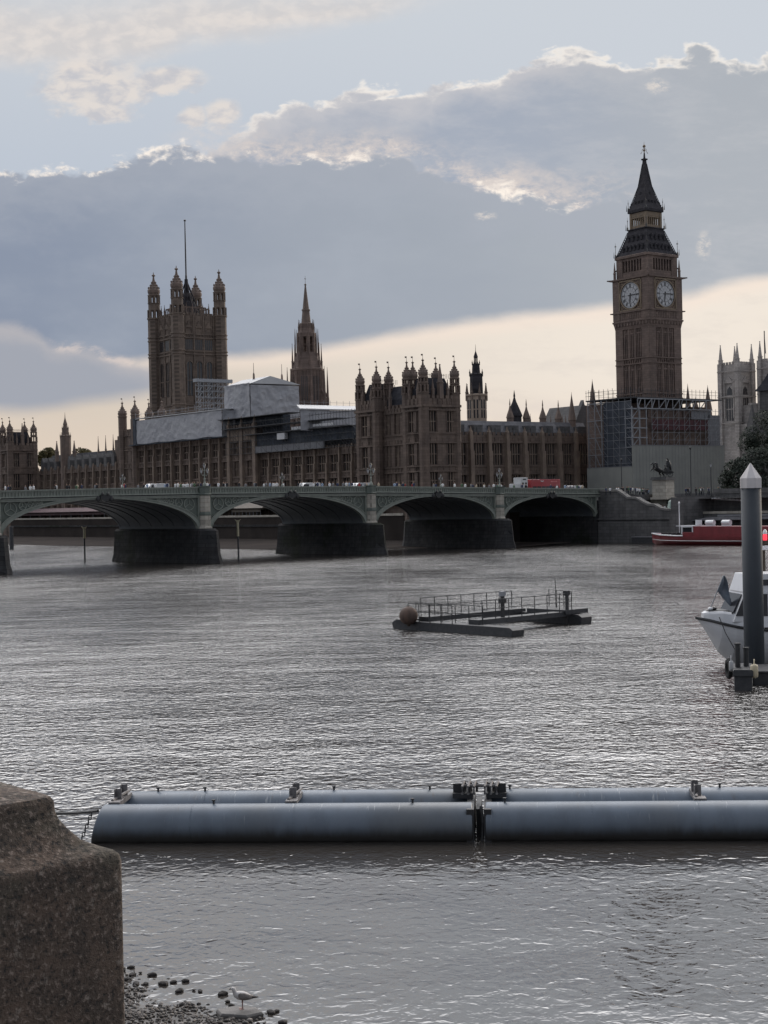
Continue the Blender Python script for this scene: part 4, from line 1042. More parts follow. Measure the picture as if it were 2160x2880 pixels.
# ================================================================ BRIDGE
br = empty('arched_bridge', PA, PH + pi, 'pale green iron arch bridge on stone piers crossing the river', 'bridge')
def ell(s0, s1, zs, zc, n):             # half-ellipse arch curve
    c, a = (s0 + s1) / 2, (s1 - s0) / 2
    return [(c - a * cos(pi * j / n), zs + (zc - zs) * sin(pi * j / n)) for j in range(n + 1)]
ZS = 5.8
SPANS = list(zip(PIERS, PIERS[1:]))
CROWN = [10.38, 10.86, 11.30, 11.44, 11.35]
YB = -26.0
def strip(mb, lo, hi, y0, y1):
    for (a, b), (c_, d_) in zip(zip(lo, lo[1:]), zip(hi, hi[1:])):
        q = [(a[0], y, a[1]) for y in (y0, y1)] + [(b[0], y, b[1]) for y in (y0, y1)] + [(d_[0], y, d_[1]) for y in (y0, y1)] + [(c_[0], y, c_[1]) for y in (y0, y1)]
        mb.add(q, [(0, 2, 4, 6), (1, 7, 5, 3), (0, 1, 3, 2), (6, 4, 5, 7), (0, 6, 7, 1), (2, 3, 5, 4)])
def rail(mb, dz0, dz1, y0, y1, sa=-3.0, sb=184.0, n=60):
    ss = [sa + (sb - sa) * i / n for i in range(n + 1)]
    strip(mb, [(s, ztop(s) + dz0) for s in ss], [(s, ztop(s) + dz1) for s in ss], y0, y1)
for si, ((a, b), zc) in enumerate(zip(SPANS, CROWN)):
    s0, s1 = a + 1.45, b - 1.45
    if si == 0: s0 = a + .6
    n = 28; so = ell(s0, s1, ZS, zc, n)
    cmid = (s0 + s1) / 2; half = (s1 - s0) / 2
    ou = [(s + (s - cmid) / half * .55 * (abs(s - cmid) / half) ** 2, z + .42 + .35 * (1 - (z - ZS) / (zc - ZS))) for s, z in so]
    m = MB(); strip(m, so, ou, -.55, .12)
    edge = [(s, z - .0) for s, z in ou]; strip(m, [(s, z - .12) for s, z in ou], [(s, z + .03) for s, z in ou], .12, .24)
    strip(m, [(s, z) for s, z in so], [(s, z + .1) for s, z in so], .12, .22)
    m.build('arch_rib', M['green'], br)
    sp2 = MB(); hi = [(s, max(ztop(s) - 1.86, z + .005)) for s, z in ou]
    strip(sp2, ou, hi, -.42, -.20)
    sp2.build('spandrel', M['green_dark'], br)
    for sgn in (-1, 1):   # tracery rings in the spandrel, shrinking towards the crown
        tr = MB(); x = half - .55
        zb = ztop(cmid + sgn * x) - 1.86
        tr.box(cmid + sgn * (half + .28) - .16, cmid + sgn * (half + .28) + .16, -.20, .1, ZS + .8, zb)
        r = 1.05
        while r > .16:
            u = x - r
            if u < 1: break
            za = ZS + (zc - ZS) * math.sqrt(max(0, 1 - (u / half) ** 2)) + .62
            zt_ = ztop(cmid + sgn * u) - 1.86
            r2 = min(r, (zt_ - za) / 2 * .9)
            if r2 < .14: break
            cz = zt_ - r2 - .06; cs = cmid + sgn * u
            for j in range(14):
                p0, p1 = 2 * pi * j / 14, 2 * pi * (j + 1) / 14
                tr.tube((cs + r2 * cos(p0), -.12, cz + r2 * sin(p0)), (cs + r2 * cos(p1), -.12, cz + r2 * sin(p1)), .09, 4)
            for j in range(3):
                p0 = pi / 2 + 2 * pi * j / 3; tr.tube((cs, -.12, cz), (cs + r2 * cos(p0), -.12, cz + r2 * sin(p0)), .06, 4)
            x = u - r2 - .05; r = r2 * .98
        tr.build('tracery', M['green'], br)
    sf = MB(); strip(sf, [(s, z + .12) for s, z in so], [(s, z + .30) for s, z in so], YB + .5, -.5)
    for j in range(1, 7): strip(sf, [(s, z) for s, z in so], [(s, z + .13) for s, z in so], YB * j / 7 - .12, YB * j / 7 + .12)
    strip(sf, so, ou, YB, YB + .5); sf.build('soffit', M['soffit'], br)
    cr = MB(); cs = cmid; zt_ = ztop(cs)   # cast shield and supporters at the crown
    cr.slab([(cs - .9, .25, zt_ - 1.1), (cs + .9, .25, zt_ - 1.1), (cs + .85, .25, zt_ - 1.7), (cs + .3, .25, zt_ - 2.15), (cs, .25, zt_ - 2.3), (cs - .3, .25, zt_ - 2.15), (cs - .85, .25, zt_ - 1.7)], (0, .3, 0))
    for sgn in (-1, 1): cr.ball((cs + sgn * 1.25, .35, zt_ - 1.75), .42, .2, .5); cr.ball((cs + sgn * .5, .5, zt_ - 1.0), .3, .2, .3)
    cr.build('crest_shield', M['bronze'], br)
m = MB(); rail(m, -.2, 0, -.32, .16); rail(m, -1.24, -1.02, -.3, .14); rail(m, -1.04, -.18, -.2, -.1)
s = -2.5
while s < 184:                       # pierced trefoil panels
    zt_ = ztop(s); m.box(s - .06, s + .06, -.1, .06, zt_ - 1.04, zt_ - .18)
    m.box(s + .1, s + .46, -.1, .02, zt_ - .42, zt_ - .2); s += .56
m.build('parapet', M['green'], br)
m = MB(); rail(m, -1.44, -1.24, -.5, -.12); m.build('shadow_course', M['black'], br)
m = MB(); rail(m, -1.86, -1.44, -.4, .22); rail(m, -1.55, -1.45, .22, .36); m.build('fascia', M['green'], br)
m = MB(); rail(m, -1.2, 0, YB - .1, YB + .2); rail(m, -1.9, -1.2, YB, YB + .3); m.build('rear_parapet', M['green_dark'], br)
m = MB(); rail(m, -1.9, -1.36, YB + .3, -.42); m.build('deck', M['road'], br)
m = MB(); rail(m, -1.37, -.88, -4.2, -.5); m.build('footway', M['ground'], br); m = MB(); rail(m, -1.37, -1.22, YB + .5, YB + 4.2); m.build('footway', M['ground'], br)
m = MB(); m.box(-6, .55, YB - 2, -.6, -2, 9.3); m.build('abutment', M['wet_granite'], br)
for i, s in enumerate(PIERS):
    if i == 0: continue
    m = MB()
    def plan(hw, nose, z): return [(s - hw, YB - 1, z), (s - hw, 1.0, z), (s - hw * .55, 1 + nose * .65, z), (s, 1 + nose, z), (s + hw * .55, 1 + nose * .65, z), (s + hw, 1.0, z), (s + hw, YB - 1, z), (s, YB - 1 - nose, z)]
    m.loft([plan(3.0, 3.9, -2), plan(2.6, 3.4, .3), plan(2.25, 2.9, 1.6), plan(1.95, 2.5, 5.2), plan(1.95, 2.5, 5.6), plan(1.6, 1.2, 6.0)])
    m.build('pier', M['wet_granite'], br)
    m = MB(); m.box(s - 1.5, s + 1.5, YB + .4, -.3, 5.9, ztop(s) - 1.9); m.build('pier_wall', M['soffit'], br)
    zt_ = ztop(s); m = MB()
    def half_oct(r, z): return [(s - r, -.3, z), (s - r, .35, z), (s - r * .5, .35 + r * .62, z), (s + r * .5, .35 + r * .62, z), (s + r, .35, z), (s + r, -.3, z)]
    m.loft([half_oct(1.3, 5.7), half_oct(1.3, 6.2), half_oct(1.06, 6.4), half_oct(1.06, 8.3)])
    m.loft([half_oct(1.0, 8.9), half_oct(1.0, zt_ - 1.5)])
    m.build('pilaster', M['granite'], br)
    m = MB(); m.loft([half_oct(1.12, 8.3), half_oct(1.12, 8.55), half_oct(1.0, 8.9)]); m.loft([half_oct(1.15, zt_ - 1.5), half_oct(1.3, zt_ - 1.3), half_oct(1.12, zt_ - 1.15), half_oct(1.12, zt_ - .1), half_oct(1.25, zt_), half_oct(1.25, zt_ + .14)]); m.build('pilaster_cap', M['green_dark'], br)

# ---- lamp standards on the parapet
def lamp(s, y, z, k, label):
    e = empty('lamp_standard', bl(s, y, z), PH + pi, label, 'street lamp', 'lamp standards along the bridge')
    m = MB(); m.lathe(0, 0, [(.34 * k, 0), (.34 * k, .35 * k), (.22 * k, .5 * k), (.12 * k, .8 * k), (.16 * k, 1.3 * k), (.09 * k, 1.4 * k), (.08 * k, 2.5 * k), (.13 * k, 2.6 * k), (.06 * k, 2.8 * k), (.05 * k, 3.0 * k)], 8)
    for sg in (-1, 1): m.path([(0, 0, 1.9 * k), (sg * .35 * k, 0, 1.75 * k), (sg * .62 * k, 0, 1.95 * k), (sg * .62 * k, 0, 2.15 * k)], .045 * k, 5)
    m.build('post', M['green'], e)
    for cx, cz in ((0, 3.0 * k), (-.62 * k, 2.15 * k), (.62 * k, 2.15 * k)):
        l = MB(); l.lathe(cx, 0, [(.1 * k, cz), (.24 * k, cz + .5 * k), (.22 * k, cz + .52 * k)], 6); lo_ = l.build('lantern', M['dial'], e)
        l = MB(); l.lathe(cx, 0, [(.27 * k, cz + .5 * k), (.16 * k, cz + .72 * k), (.05 * k, cz + .8 * k), (.06 * k, cz + .9 * k), (.01 * k, cz + 1.05 * k)], 6); adopt(l.build('lantern_cap', M['black']), lo_)
lamp(PIERS[3], .3, ztop(PIERS[3]) + .1, 1.05, 'triple lantern lamp on the left pier of the bridge in view')
lamp(PIERS[2], .3, ztop(PIERS[2]) + .1, 1.12, 'triple lantern lamp on the bridge pier left of the turreted pavilion')
lamp(PIERS[1], .3, ztop(PIERS[1]) + .1, 1.0, 'triple lantern lamp on the bridge pier left of the red bus')
lamp(119.6, -.1, ztop(119.6), .62, 'small lamp on the parapet over the leftmost arch')
lamp(86.2, -.1, ztop(86.2), .66, 'small lamp over the second arch from the left, under the roof scaffold')
lamp(46.7, -.1, ztop(46.7), .66, 'small lamp over the third arch, below the turreted pavilion')

# ---- people: one continuous figure each, shared by copies
SKIN = mat('skin', (.42, .27, .2)); HAIR = mat('hair', (.03, .022, .016))
CLOTH = {k_: mat(k_ + '_cloth', c_) for k_, c_ in dict(white=(.72, .72, .72), black=(.015, .015, .018), navy=(.03, .04, .09), red=(.35, .04, .04), grey=(.2, .2, .21), pale_blue=(.3, .38, .5), beige=(.45, .38, .28), green=(.08, .14, .08)).items()}
JEAN = mat('trousers', (.03, .035, .05))
def person_mesh(top, stride, arm):
    m = MB(); m.cur = 2
    for sg in (-1, 1):
        fx = sg * stride
        m.path([(fx + .12, sg * .09, .03), (fx, sg * .09, .06), (fx * .9, sg * .09, .12), (fx * .45 + .05, sg * .09, .48), (0, sg * .09, .92)], [.04, .055, .05, .065, .095], 7)
    m.cur = 1
    rings = []
    for z, rx, ry in ((.84, .11, .17), (.95, .12, .185), (1.1, .105, .165), (1.28, .12, .20), (1.40, .115, .215), (1.46, .085, .15)):
        rings.append([(rx * cos(2 * pi * j / 10), ry * sin(2 * pi * j / 10), z) for j in range(10)])
    m.loft(rings)
    for sg in (-1, 1): m.path([(0, sg * .2, 1.41), (-sg * stride * .2, sg * .255, 1.18), (-sg * stride * .6 + arm * .2, sg * .25, .96 + arm * .25)], [.06, .05, .04], 6)
    m.cur = 0
    m.path([(0, 0, 1.44), (.01, 0, 1.55)], [.06, .055], 7); m.ball((.015, 0, 1.635), .095, .08, .12, 8, 6)
    m.ball((.105, 0, 1.625), .02, .015, .025, 5, 4)
    for sg in (-1, 1): m.ball((-sg * stride * .6 + arm * .24, sg * .25, .92 + arm * .27), .04, .03, .06, 6, 4); m.ball((.01, sg * .08, 1.63), .02, .012, .03, 5, 4)
    m.cur = 3
    m.ball((-.02, 0, 1.67), .1, .088, .105, 8, 6)
    ob = m.build('person', [SKIN, CLOTH[top], JEAN, HAIR], smooth=True)
    return ob
PROTO = {}
def person(p, rz, top, label, group, stride=.16, arm=0.0, sc=1.0):
    key = (top, stride > .1)
    if key not in PROTO: ob = PROTO[key] = person_mesh(top, stride, arm)
    else: ob = PROTO[key].copy(); COL.objects.link(ob)
    ob.location = p; ob.rotation_euler = (0, 0, rz); ob.scale = (sc,) * 3
    return tag(ob, label, 'person', group)
rp_ = random.Random(11)
names_ = list(CLOTH); wts = [10, 9, 6, 2, 5, 3, 3, 1]
def where(s):
    if s > 105: return 'over the leftmost arch'
    if s > 65.5: return 'over the second arch from the left'
    if s > 30.5: return 'over the third arch'
    return 'near the red bus'
for i in range(125):
    s = rp_.uniform(1, 142); y = rp_.uniform(-2.6, -.8)
    c_ = rp_.choices(names_, wts)[0]
    person(bl(s, y, ztop(s) - .88), PH + (pi if rp_.random() < .5 else 0) + rp_.uniform(-.3, .3), c_,
           'pedestrian in a %s top on the bridge %s' % (c_.replace('_', ' '), where(s)), 'pedestrians on the bridge, %s top, %s' % (c_.replace('_', ' '), where(s)), rp_.choice((.16, .03)), 0, rp_.uniform(.94, 1.07))

# ---- vehicles on the bridge
TYRE = mat('tyre_rubber', (.02, .02, .02), rough=.9); RED = mat('red_bus_paint', (.30, .022, .03), (.25, .02, .026), .6, rough=.35, coat=.3)
WHITE = mat('white_paint', (.50, .50, .50), (.45, .45, .45), .6, rough=.35, coat=.3); SILV = mat('silver_paint', (.35, .36, .38), rough=.3, metal=.4)
BLUE = mat('blue_paint', (.04, .07, .16), rough=.35, coat=.3); LAMPG = mat('headlamp_glass', (.7, .7, .68), rough=.2); REDG = mat('tail_lamp', (.3, .02, .02), rough=.3)
def wheels(e, xs, hw, r):
    for x in xs:
        for sg in (-1, 1):
            m = MB(); m.loft([[(x + r * cos(2 * pi * j / 14), sg * (hw - .11) + dy_, r + r * sin(2 * pi * j / 14)) for j in range(14)] for dy_ in (-.12, .12)])
            wv = m.build('wheel', TYRE, e)
            m = MB(); m.loft([[(x + r * .55 * cos(2 * pi * j / 12), sg * (hw + .012) + dy_, r + r * .55 * sin(2 * pi * j / 12)) for j in range(12)] for dy_ in (-.02, .02)]); adopt(m.build('rim', SILV), wv)
def car(s, y, paint, label, van=False, dirn=1):
    e = empty('car' if not van else 'van', bl(s, y, ztop(s) - 1.36), PH + (pi if dirn > 0 else 0), label, 'van' if van else 'car')
    L = 5.2 if van else 4.4; hw = .98 if van else .88; hh = 2.15 if van else 1.46
    if van: prof = [(-L / 2, .35), (-L / 2, hh - .1), (-L / 2 + .15, hh), (L * .18, hh), (L * .34, hh - .75), (L * .48, 1.05), (L / 2, .8), (L / 2, .35)]
    else: prof = [(-L / 2, .32), (-L / 2, .85), (-L * .36, 1.0), (-L * .22, hh), (L * .08, hh), (L * .24, .98), (L * .47, .8), (L / 2, .6), (L / 2, .32)]
    m = MB(); m.loft([[(x, y_ * (1 if z < 1.05 else .9), z) for x, z in prof] for y_ in (-hw, hw)]); m.build('body', paint, e, bevel=.05)
    for sg in (-1, 1):
        w = MB()
        if van: w.slab([(L * .04, sg * (hw * .9 + .012), 1.15), (L * .33, sg * (hw * .9 + .012), 1.15), (L * .27, sg * (hw * .9 + .012), hh - .25), (L * .04, sg * (hw * .9 + .012), hh - .25)], (0, sg * .02, 0))
        else: w.slab([(-L * .33, sg * (hw * .93), 1.03), (L * .2, sg * (hw * .93), 1.03), (L * .08, sg * (hw * .9), hh - .1), (-L * .21, sg * (hw * .9), hh - .1)], (0, sg * .04, 0))
        w.build('side_window', M['dark_glass'], e)
        w = MB(); w.box(L / 2 - .08, L / 2 + .02, sg * hw * .75 - .16, sg * hw * .75 + .16, .62, .78); w.build('headlight', LAMPG, e)
        w = MB(); w.box(-L / 2 - .02, -L / 2 + .06, sg * hw * .8 - .1, sg * hw * .8 + .1, .65, .95); w.build('tail_light', REDG, e)
    wheels(e, (-L * .3, L * .31), hw, .32)
car(108.8, -7.5, WHITE, 'white van on the bridge over the leftmost arch', True)
car(98.5, -6.5, SILV, 'silver car on the bridge just right of the left pier lamp', False)
car(75.5, -6.5, WHITE, 'white van on the bridge over the second arch, right of its crown', True)
car(62.0, -7.0, SILV, 'silver van near the bridge pier left of the turreted pavilion', True)
car(-.5, -6.0, WHITE, 'white van at the right end of the bridge before the hoarding', True, -1)
s = 7.3; e = empty('bus', bl(s, -9.5, ztop(s) - 1.36), PH + pi, 'red double deck bus on the bridge in front of the stone palace front', 'bus')
m = MB(); L = 9.4; m.box(-L / 2, L / 2, -1.22, 1.22, .35, 3.55); m.build('body', RED, e, bevel=.12)
for z0, z1 in ((1.2, 2.0),):
    for k_ in range(6):
        m = MB(); x = -L / 2 + .5 + k_ * 1.43; m.box(x, x + 1.25, 1.222, 1.24, z0, z1); m.build('window', M['dark_glass'], e)
m = MB()
x = 1.2; m.slab([(x - .55, 1.235, 3.25), (x - .3, 1.235, 3.3), (x, 1.235, 3.12), (x + .3, 1.235, 3.3), (x + .55, 1.235, 3.25), (x + .3, 1.235, 3.0), (x - .3, 1.235, 3.0)], (0, .012, 0)); m.build('side_emblem', WHITE, e)
m = MB()
for k_ in range(5): m.box(-3.6 + k_ * .42, -3.6 + k_ * .42 + .28, 1.232, 1.246, 2.9, 3.15)
m.build('side_lettering', mat('pale_red_lettering', (.55, .2, .2)), e)
m = MB(); m.box(-L / 2 + .1, L / 2 - 3, -1.1, 1.1, 3.6, 3.66); m.box(-L / 2, L / 2 - 3.5, 1.0, 1.05, 4.0, 4.06)
for k_ in range(5): m.box(-L / 2 + .1 + k_ * 1.4, -L / 2 + .16 + k_ * 1.4, 1.0, 1.05, 3.6, 4.0)
m.build('roof_rail', M['iron'], e)
wheels(e, (-3.0, 3.0), 1.22, .48)
s = 14.0; e = empty('box_truck', bl(s, -9.5, ztop(s) - 1.36), PH + pi, 'white box truck with dark round marks just left of the red bus', 'truck')
m = MB(); m.box(-1.05, 1.1, -1.1, 1.1, .9, 3.85); m.build('cargo_box', WHITE, e, bevel=.04)
m = MB(); m.box(1.15, 2.6, -1.0, 1.0, .5, 2.5); m.build('cab', WHITE, e, bevel=.1)
m = MB()
for cx in (-.5, .45): m.loft([[(cx + .3 * cos(2 * pi * j / 12), y_, 2.55 + .26 * sin(2 * pi * j / 12)) for j in range(12)] for y_ in (1.105, 1.12)])
m.box(-.55, .45, 1.105, 1.12, 3.3, 3.55); m.build('side_mark', M['black'], e)
wheels(e, (-.6, 1.9), 1.0, .42)

# ================================================================ RIVER WALLS
def hs(px, py, s0=-1.0):
    r = ray(px, py); P0 = PA + BD * s0
    t = (P0.x * BD.x + P0.y * BD.y) / (r.x * BD.x + r.y * BD.y); q = Vector((r.x, r.y, 0)) * t - PA
    return q.dot(BN), r.z * t + H
ab = empty('stepped_river_wall', bl(-1, 0), PH + pi, 'grey granite river wall with a stepped parapet descending beside the bridge end', 'river wall')
prof = [hs(px, py) for px, py in [(1686, 1377), (1737, 1377), (1752, 1387), (1765, 1397), (1790, 1398), (1806, 1408), (1822, 1416), (1840, 1417), (1858, 1427), (1872, 1430), (1908, 1431)]]
prof[0] = (-.4, prof[0][1])
ye = prof[-1][0]
m = MB(); m.loft([[(x, y, z) for y, z in [(-.4, -2)] + [(yy_, zz_ - .45) for yy_, zz_ in prof] + [(ye, -2)]] for x in (0, -1.2)])
m.box(-.2, .35, -.4, ye, -2, 4.6); m.box(-.1, .42, -.4, ye, 5.0, 5.35)
m.build('wall', M['wall_grey'], ab)
m = MB(); m.loft([[(x, y, z) for y, z in [(yy_, zz_ - .45) for yy_, zz_ in prof] + [(yy_, zz_) for yy_, zz_ in reversed(prof)]] for x in (.2, -1.3)]); m.build('coping', mat('weathered_coping', (.19, .18, .17), (.14, .135, .13), .8, streak=.4), ab)
m = MB(); m.box(-30, -3.2, 2.0, 9.5, 0, 10.4); m.box(-40, -7, 9.5, ye, 0, 9.4); m.box(-7, -1.2, 8, ye, 0, 6.2); m.build('stair_back_wall', M['wall_grey'], ab)
m = MB(); st = MB()
for i in range(16): st.box(-6.8, -1.25, 3.5 + i * .55, 3.5 + (i + 1) * .55, 5, 10.6 - i * .27)
st.build('steps', M['wall_grey'], ab)
ew = empty('embankment_wall', bl(-9, ye + 3), PH + pi, 'long dark embankment wall running off behind the red boat', 'river wall')
m = MB(); m.box(-2, 0, 0, 130, -2, 10.2); m.box(-1.2, .25, 0, 130, 10.2, 10.5); m.box(-.7, 0, 0, 130, 10.5, 11.2); m.box(0, 3.5, 0, 130, -2, 6.0); m.build('wall', M['wall_grey'], ew)
m = MB(); m.box(-.1, 3.7, 0, 130, 6.0, 6.5); m.build('coping', M['granite'], ew)
m = MB(); m.box(-2.5, 10.2, -3.2, 0, -2, 9.6); m.box(4, 10.6, -3.4, .2, -2, 6.6); m.build('end_pier', M['wall_grey'], ew)
tw = local_empty('terrace_wall', TW, 140, 0, 'brown tide stained terrace wall along the palace seen through the arches', 'river wall')
oo = (TW, 140, 0); m = LB(oo); m.box(TW, TW + 1.5, 14.5, 262, -2, 6.6); m.box(TW, TW + 1.5, 272.3, 283.5, -2, 6.6); m.box(TW + 1.2, TW + 4, -24, 14, -2, 7); m.build('wall', M['mud'], tw)
m = LB(oo); m.box(TW - .2, TW + 1.2, 34.6, 262, 6.6, 7.15); m.box(TW - .2, TW + 1.2, 14.5, 25, 6.6, 7.15); m.build('coping', M['granite'], tw)
m = LB(oo); m.box(TW - .3, TW, 34.6, 262, 3.9, 4.5); m.build('tide_band', M['wet_granite'], tw)
g = MB(); q_ = [loc(TW + 1.2, 34), loc(X1 + .5, 34), loc(X1 + .5, 262), loc(TW + 1.2, 262)]; g.add([(p.x, p.y, 6.2) for p in q_], [(0, 1, 2, 3)]); struct('terrace', g, M['ground'])
def marquee(px0, px1, x, z0, z1, col, label):
    a, _ = hx(px0, 1450, x); b, _ = hx(px1, 1450, x); a, b = min(a, b), max(a, b); oo = (x, (a + b) / 2, 6.2)
    e = local_empty('marquee', *oo, label, 'marquee')
    m = LB(oo); m.loft([[(x - .4, y, z0 + 1.1), (x + 2.5, y, z1), (x + 5.4, y, z0 + 1.1)] for y in (a, b)]); m.build('canopy', col, e)
    m = LB(oo); m.box(x - .3, x - .2, a, b, z0 + .5, z0 + 1.15); m.build('valance', col, e)
    m = LB(oo)
    for i in range(9):
        y = a + (b - a) * i / 8; m.box(x - .3, x - .15, y - .07, y + .07, 6.2, z0 + 1); 
    m.build('pole', M['pole'], e)
PINK = mat('pink_canvas', (.20, .135, .138), (.16, .11, .113), .4, rough=.8); BEIGE = mat('buff_canvas', (.30, .26, .22), (.25, .22, .19), .4, rough=.8)
marquee(60, 296, TW + 3.5, 7.6, 10.6, PINK, 'long pink terrace marquee seen under the leftmost arch')
marquee(655, 735, TW + 3.5, 7.6, 11.0, BEIGE, 'buff terrace marquee seen under the second arch')

# ---------------------------------------------------------------- chariot statue
p0 = at(1866, 1400, 326); zb = 9.2
pl = empty('statue_plinth', (p0.x, p0.y, 5.5), PH + pi + .25, 'pale stone plinth under the dark chariot statue', 'plinth')
m = MB(); m.box(-2.6, 2.6, -1.9, 1.9, 0, 4.2); m.box(-2.2, 2.2, -1.6, 1.6, 4.2, 7.9); m.build('pedestal', M['granite'], pl)
m = MB(); m.box(-2.6, 2.6, -1.9, 1.9, 7.9, 8.25); m.box(-2.4, 2.4, -1.75, 1.75, 8.25, 8.55); m.build('cornice', M['wall_grey'], pl)
zt_ = 14.05
stt = empty('chariot_statue', (p0.x, p0.y, zt_), pi + .25, 'dark bronze statue of a chariot with rearing horses and a standing driver', 'statue')
for sy in (-.75, .75):
    m = MB(); y = sy                      # one rearing horse, body built round a skeleton
    m.path([(.1, y, 1.15), (.5, y, 1.32), (1.0, y, 1.55), (1.45, y, 1.85), (1.7, y, 2.1)], [.26, .36, .33, .38, .30], 8)
    m.path([(1.55, y, 2.0), (1.75, y, 2.45), (1.85, y, 2.85), (2.0, y, 3.05)], [.30, .24, .18, .15], 8)
    m.path([(1.92, y, 3.08), (2.2, y, 3.0), (2.5, y, 2.72)], [.17, .15, .08], 7)
    m.path([(1.45, y, 2.3), (1.55, y, 2.8), (1.75, y, 3.2)], [.07, .13, .05], 5)
    for dy_ in (-.18, .18):
        m.path([(.25, y + dy_, 1.15), (.5, y + dy_, .75), (.15, y + dy_, .45), (.3, y + dy_, .05)], [.22, .14, .08, .08], 6)
        m.path([(1.6, y + dy_, 1.85), (2.15, y + dy_, 1.95 + dy_), (2.45, y + dy_, 1.55 + dy_), (2.3, y + dy_, 1.3 + dy_)], [.17, .11, .07, .07], 6)
        m.lathe(1.95, y + dy_ * .5, [(.05, 3.12), (.01, 3.34)], 4)
    m.path([(.1, y, 1.3), (-.2, y, 1.3), (-.35, y, .7)], [.09, .1, .04], 5)
    m.build('horse', M['bronze'], stt, smooth=True)
m = MB(); m.loft([[(x, y, z) for x, y in ((-2.0, -.7), (-.6, -.7), (-.35, 0), (-.6, .7), (-2.0, .7))] for z in (.75, .95)])
m.slab([(-2.0, -.75, .9), (-.6, -.75, .9), (-.5, -.75, 1.7), (-1.2, -.75, 1.75), (-2.0, -.75, 1.2)], (0, .1, 0)); m.slab([(-2.0, .65, .9), (-.6, .65, .9), (-.5, .65, 1.7), (-1.2, .65, 1.75), (-2.0, .65, 1.2)], (0, .1, 0))
m.box(-.62, -.45, -.7, .7, .9, 1.75); m.tube((-.6, 0, .8), (1.2, 0, 1.5), .07); m.tube((-2.6, 0, 1.05), (-1.9, 0, 1.0), .12); m.build('chariot_body', M['bronze'], stt)
for sy in (-.95, .95):
    m = MB()
    for j in range(16):
        a, b = 2 * pi * j / 16, 2 * pi * (j + 1) / 16; m.tube((-1.25 + .62 * cos(a), sy, .64 + .62 * sin(a)), (-1.25 + .62 * cos(b), sy, .64 + .62 * sin(b)), .07, 4)
        if j % 2 == 0: m.tube((-1.25, sy, .64), (-1.25 + .6 * cos(a), sy, .64 + .6 * sin(a)), .035, 4)
    m.build('wheel', M['bronze'], stt)
m = MB()
m.path([(-1.2, 0, .9), (-1.2, 0, 1.7), (-1.12, 0, 2.4), (-1.1, 0, 3.1), (-1.1, 0, 3.5), (-1.1, 0, 3.72)], [.55, .42, .26, .34, .2, .1], 9)
m.ball((-1.06, 0, 3.98), .17, .15, .22); m.path([(-1.1, .3, 3.35), (-1.0, .75, 3.6), (-.7, 1.0, 4.1)], [.12, .1, .07], 6); m.path([(-1.1, -.3, 3.35), (-1.2, -.75, 3.5), (-1.3, -1.0, 3.95)], [.12, .1, .07], 6)
m.path([(-1.3, 0, 3.5), (-1.6, 0, 2.6), (-1.75, 0, 1.4)], [.25, .4, .3], 7); m.build('driver', M['bronze'], stt, smooth=True)
for sy in (-.42, .42):
    m = MB(); m.path([(-.85, sy, .95), (-.8, sy, 1.5), (-.78, sy, 2.0), (-.78, sy, 2.3)], [.3, .24, .22, .08], 8); m.ball((-.72, sy, 2.48), .15, .14, .19); m.build('crouching_figure', M['bronze'], stt, smooth=True)

# ---- street lamps behind the statue and crowd
for px, y0, Yd, h_, lab in ((1747, 1288, 330, 0, 'slim street lamp left of the chariot statue against the hoarding'), (1941, 1255, 338, 1, 'tallest thin lamp pole right of the chariot statue'), (1999, 1303, 336, 2, 'lamp post with white lantern at the right end of the hoarding')):
    pt = at(px, y0, Yd); e = empty('street_lamp', (pt.x, pt.y, 9.2), 0, lab, 'street lamp'); L = pt.z - 9.2
    m = MB(); m.lathe(0, 0, [(.22, 0), (.2, .9), (.1, 1.2), (.075, L - .8)], 8); m.build('post', M['black'], e)
    m = MB(); m.lathe(0, 0, [(.1, L - .85), (.26, L - .35), (.24, L - .3)], 6); m.build('lantern', M['dial'] if h_ == 2 else M['black'], e)
    m = MB(); m.lathe(0, 0, [(.28, L - .32), (.1, L - .1), (.02, L)], 6); m.build('lantern_cap', M['black'], e)
rp_ = random.Random(5)
for i in range(26):
    px = rp_.uniform(1752, 1828) if i < 20 else rp_.uniform(1700, 1750)
    p = at(px, 1385, 327 + rp_.uniform(-1.5, 1.5)); c_ = rp_.choices(names_, [6, 12, 6, 1, 5, 2, 2, 1])[0]
    z = 10.45 - max(0, (px - 1775)) * .012
    person((p.x, p.y, z), rp_.uniform(0, 6), c_, 'person in a %s top in the crowd atop the river steps' % c_.replace('_', ' '), 'crowd at the head of the steps, %s top' % c_.replace('_', ' '), .03)
for i in range(14):
    px = rp_.uniform(1925, 2035); p = at(px, 1360, 332); c_ = rp_.choices(names_, [3, 12, 6, 1, 5, 2, 2, 1])[0]
    person((p.x, p.y, 9.95), rp_.uniform(0, 6), c_, 'person in a %s top right of the chariot statue' % c_.replace('_', ' '), 'people on the embankment, %s top' % c_.replace('_', ' '), .03)
for px, py, c_, lab in ((1868, 1400, 'white', 'person in white standing left of the pale green kiosk'), (1863, 1404, 'black', 'person in black behind the white one left of the kiosk')):
    p = at(px, py + 12, 318); person((p.x, p.y, 6.25), 1.0, c_, lab, None, .03)
p = at(1892, 1405, 317.5); e = empty('kiosk', (p.x, p.y, 6.4), .2, 'pale green tapering kiosk under the statue plinth', 'kiosk')
KG = mat('pale_green_paint', (.30, .38, .34), (.25, .32, .29), .8, rough=.6)
m = MB(); m.loft([[(-1.15, -.8, 0), (1.15, -.8, 0), (1.15, .8, 0), (-1.15, .8, 0)], [(-.75, -.7, 2.3), (.65, -.7, 2.3), (.65, .7, 2.3), (-.75, .7, 2.3)]]); m.build('body', KG, e, bevel=.05)
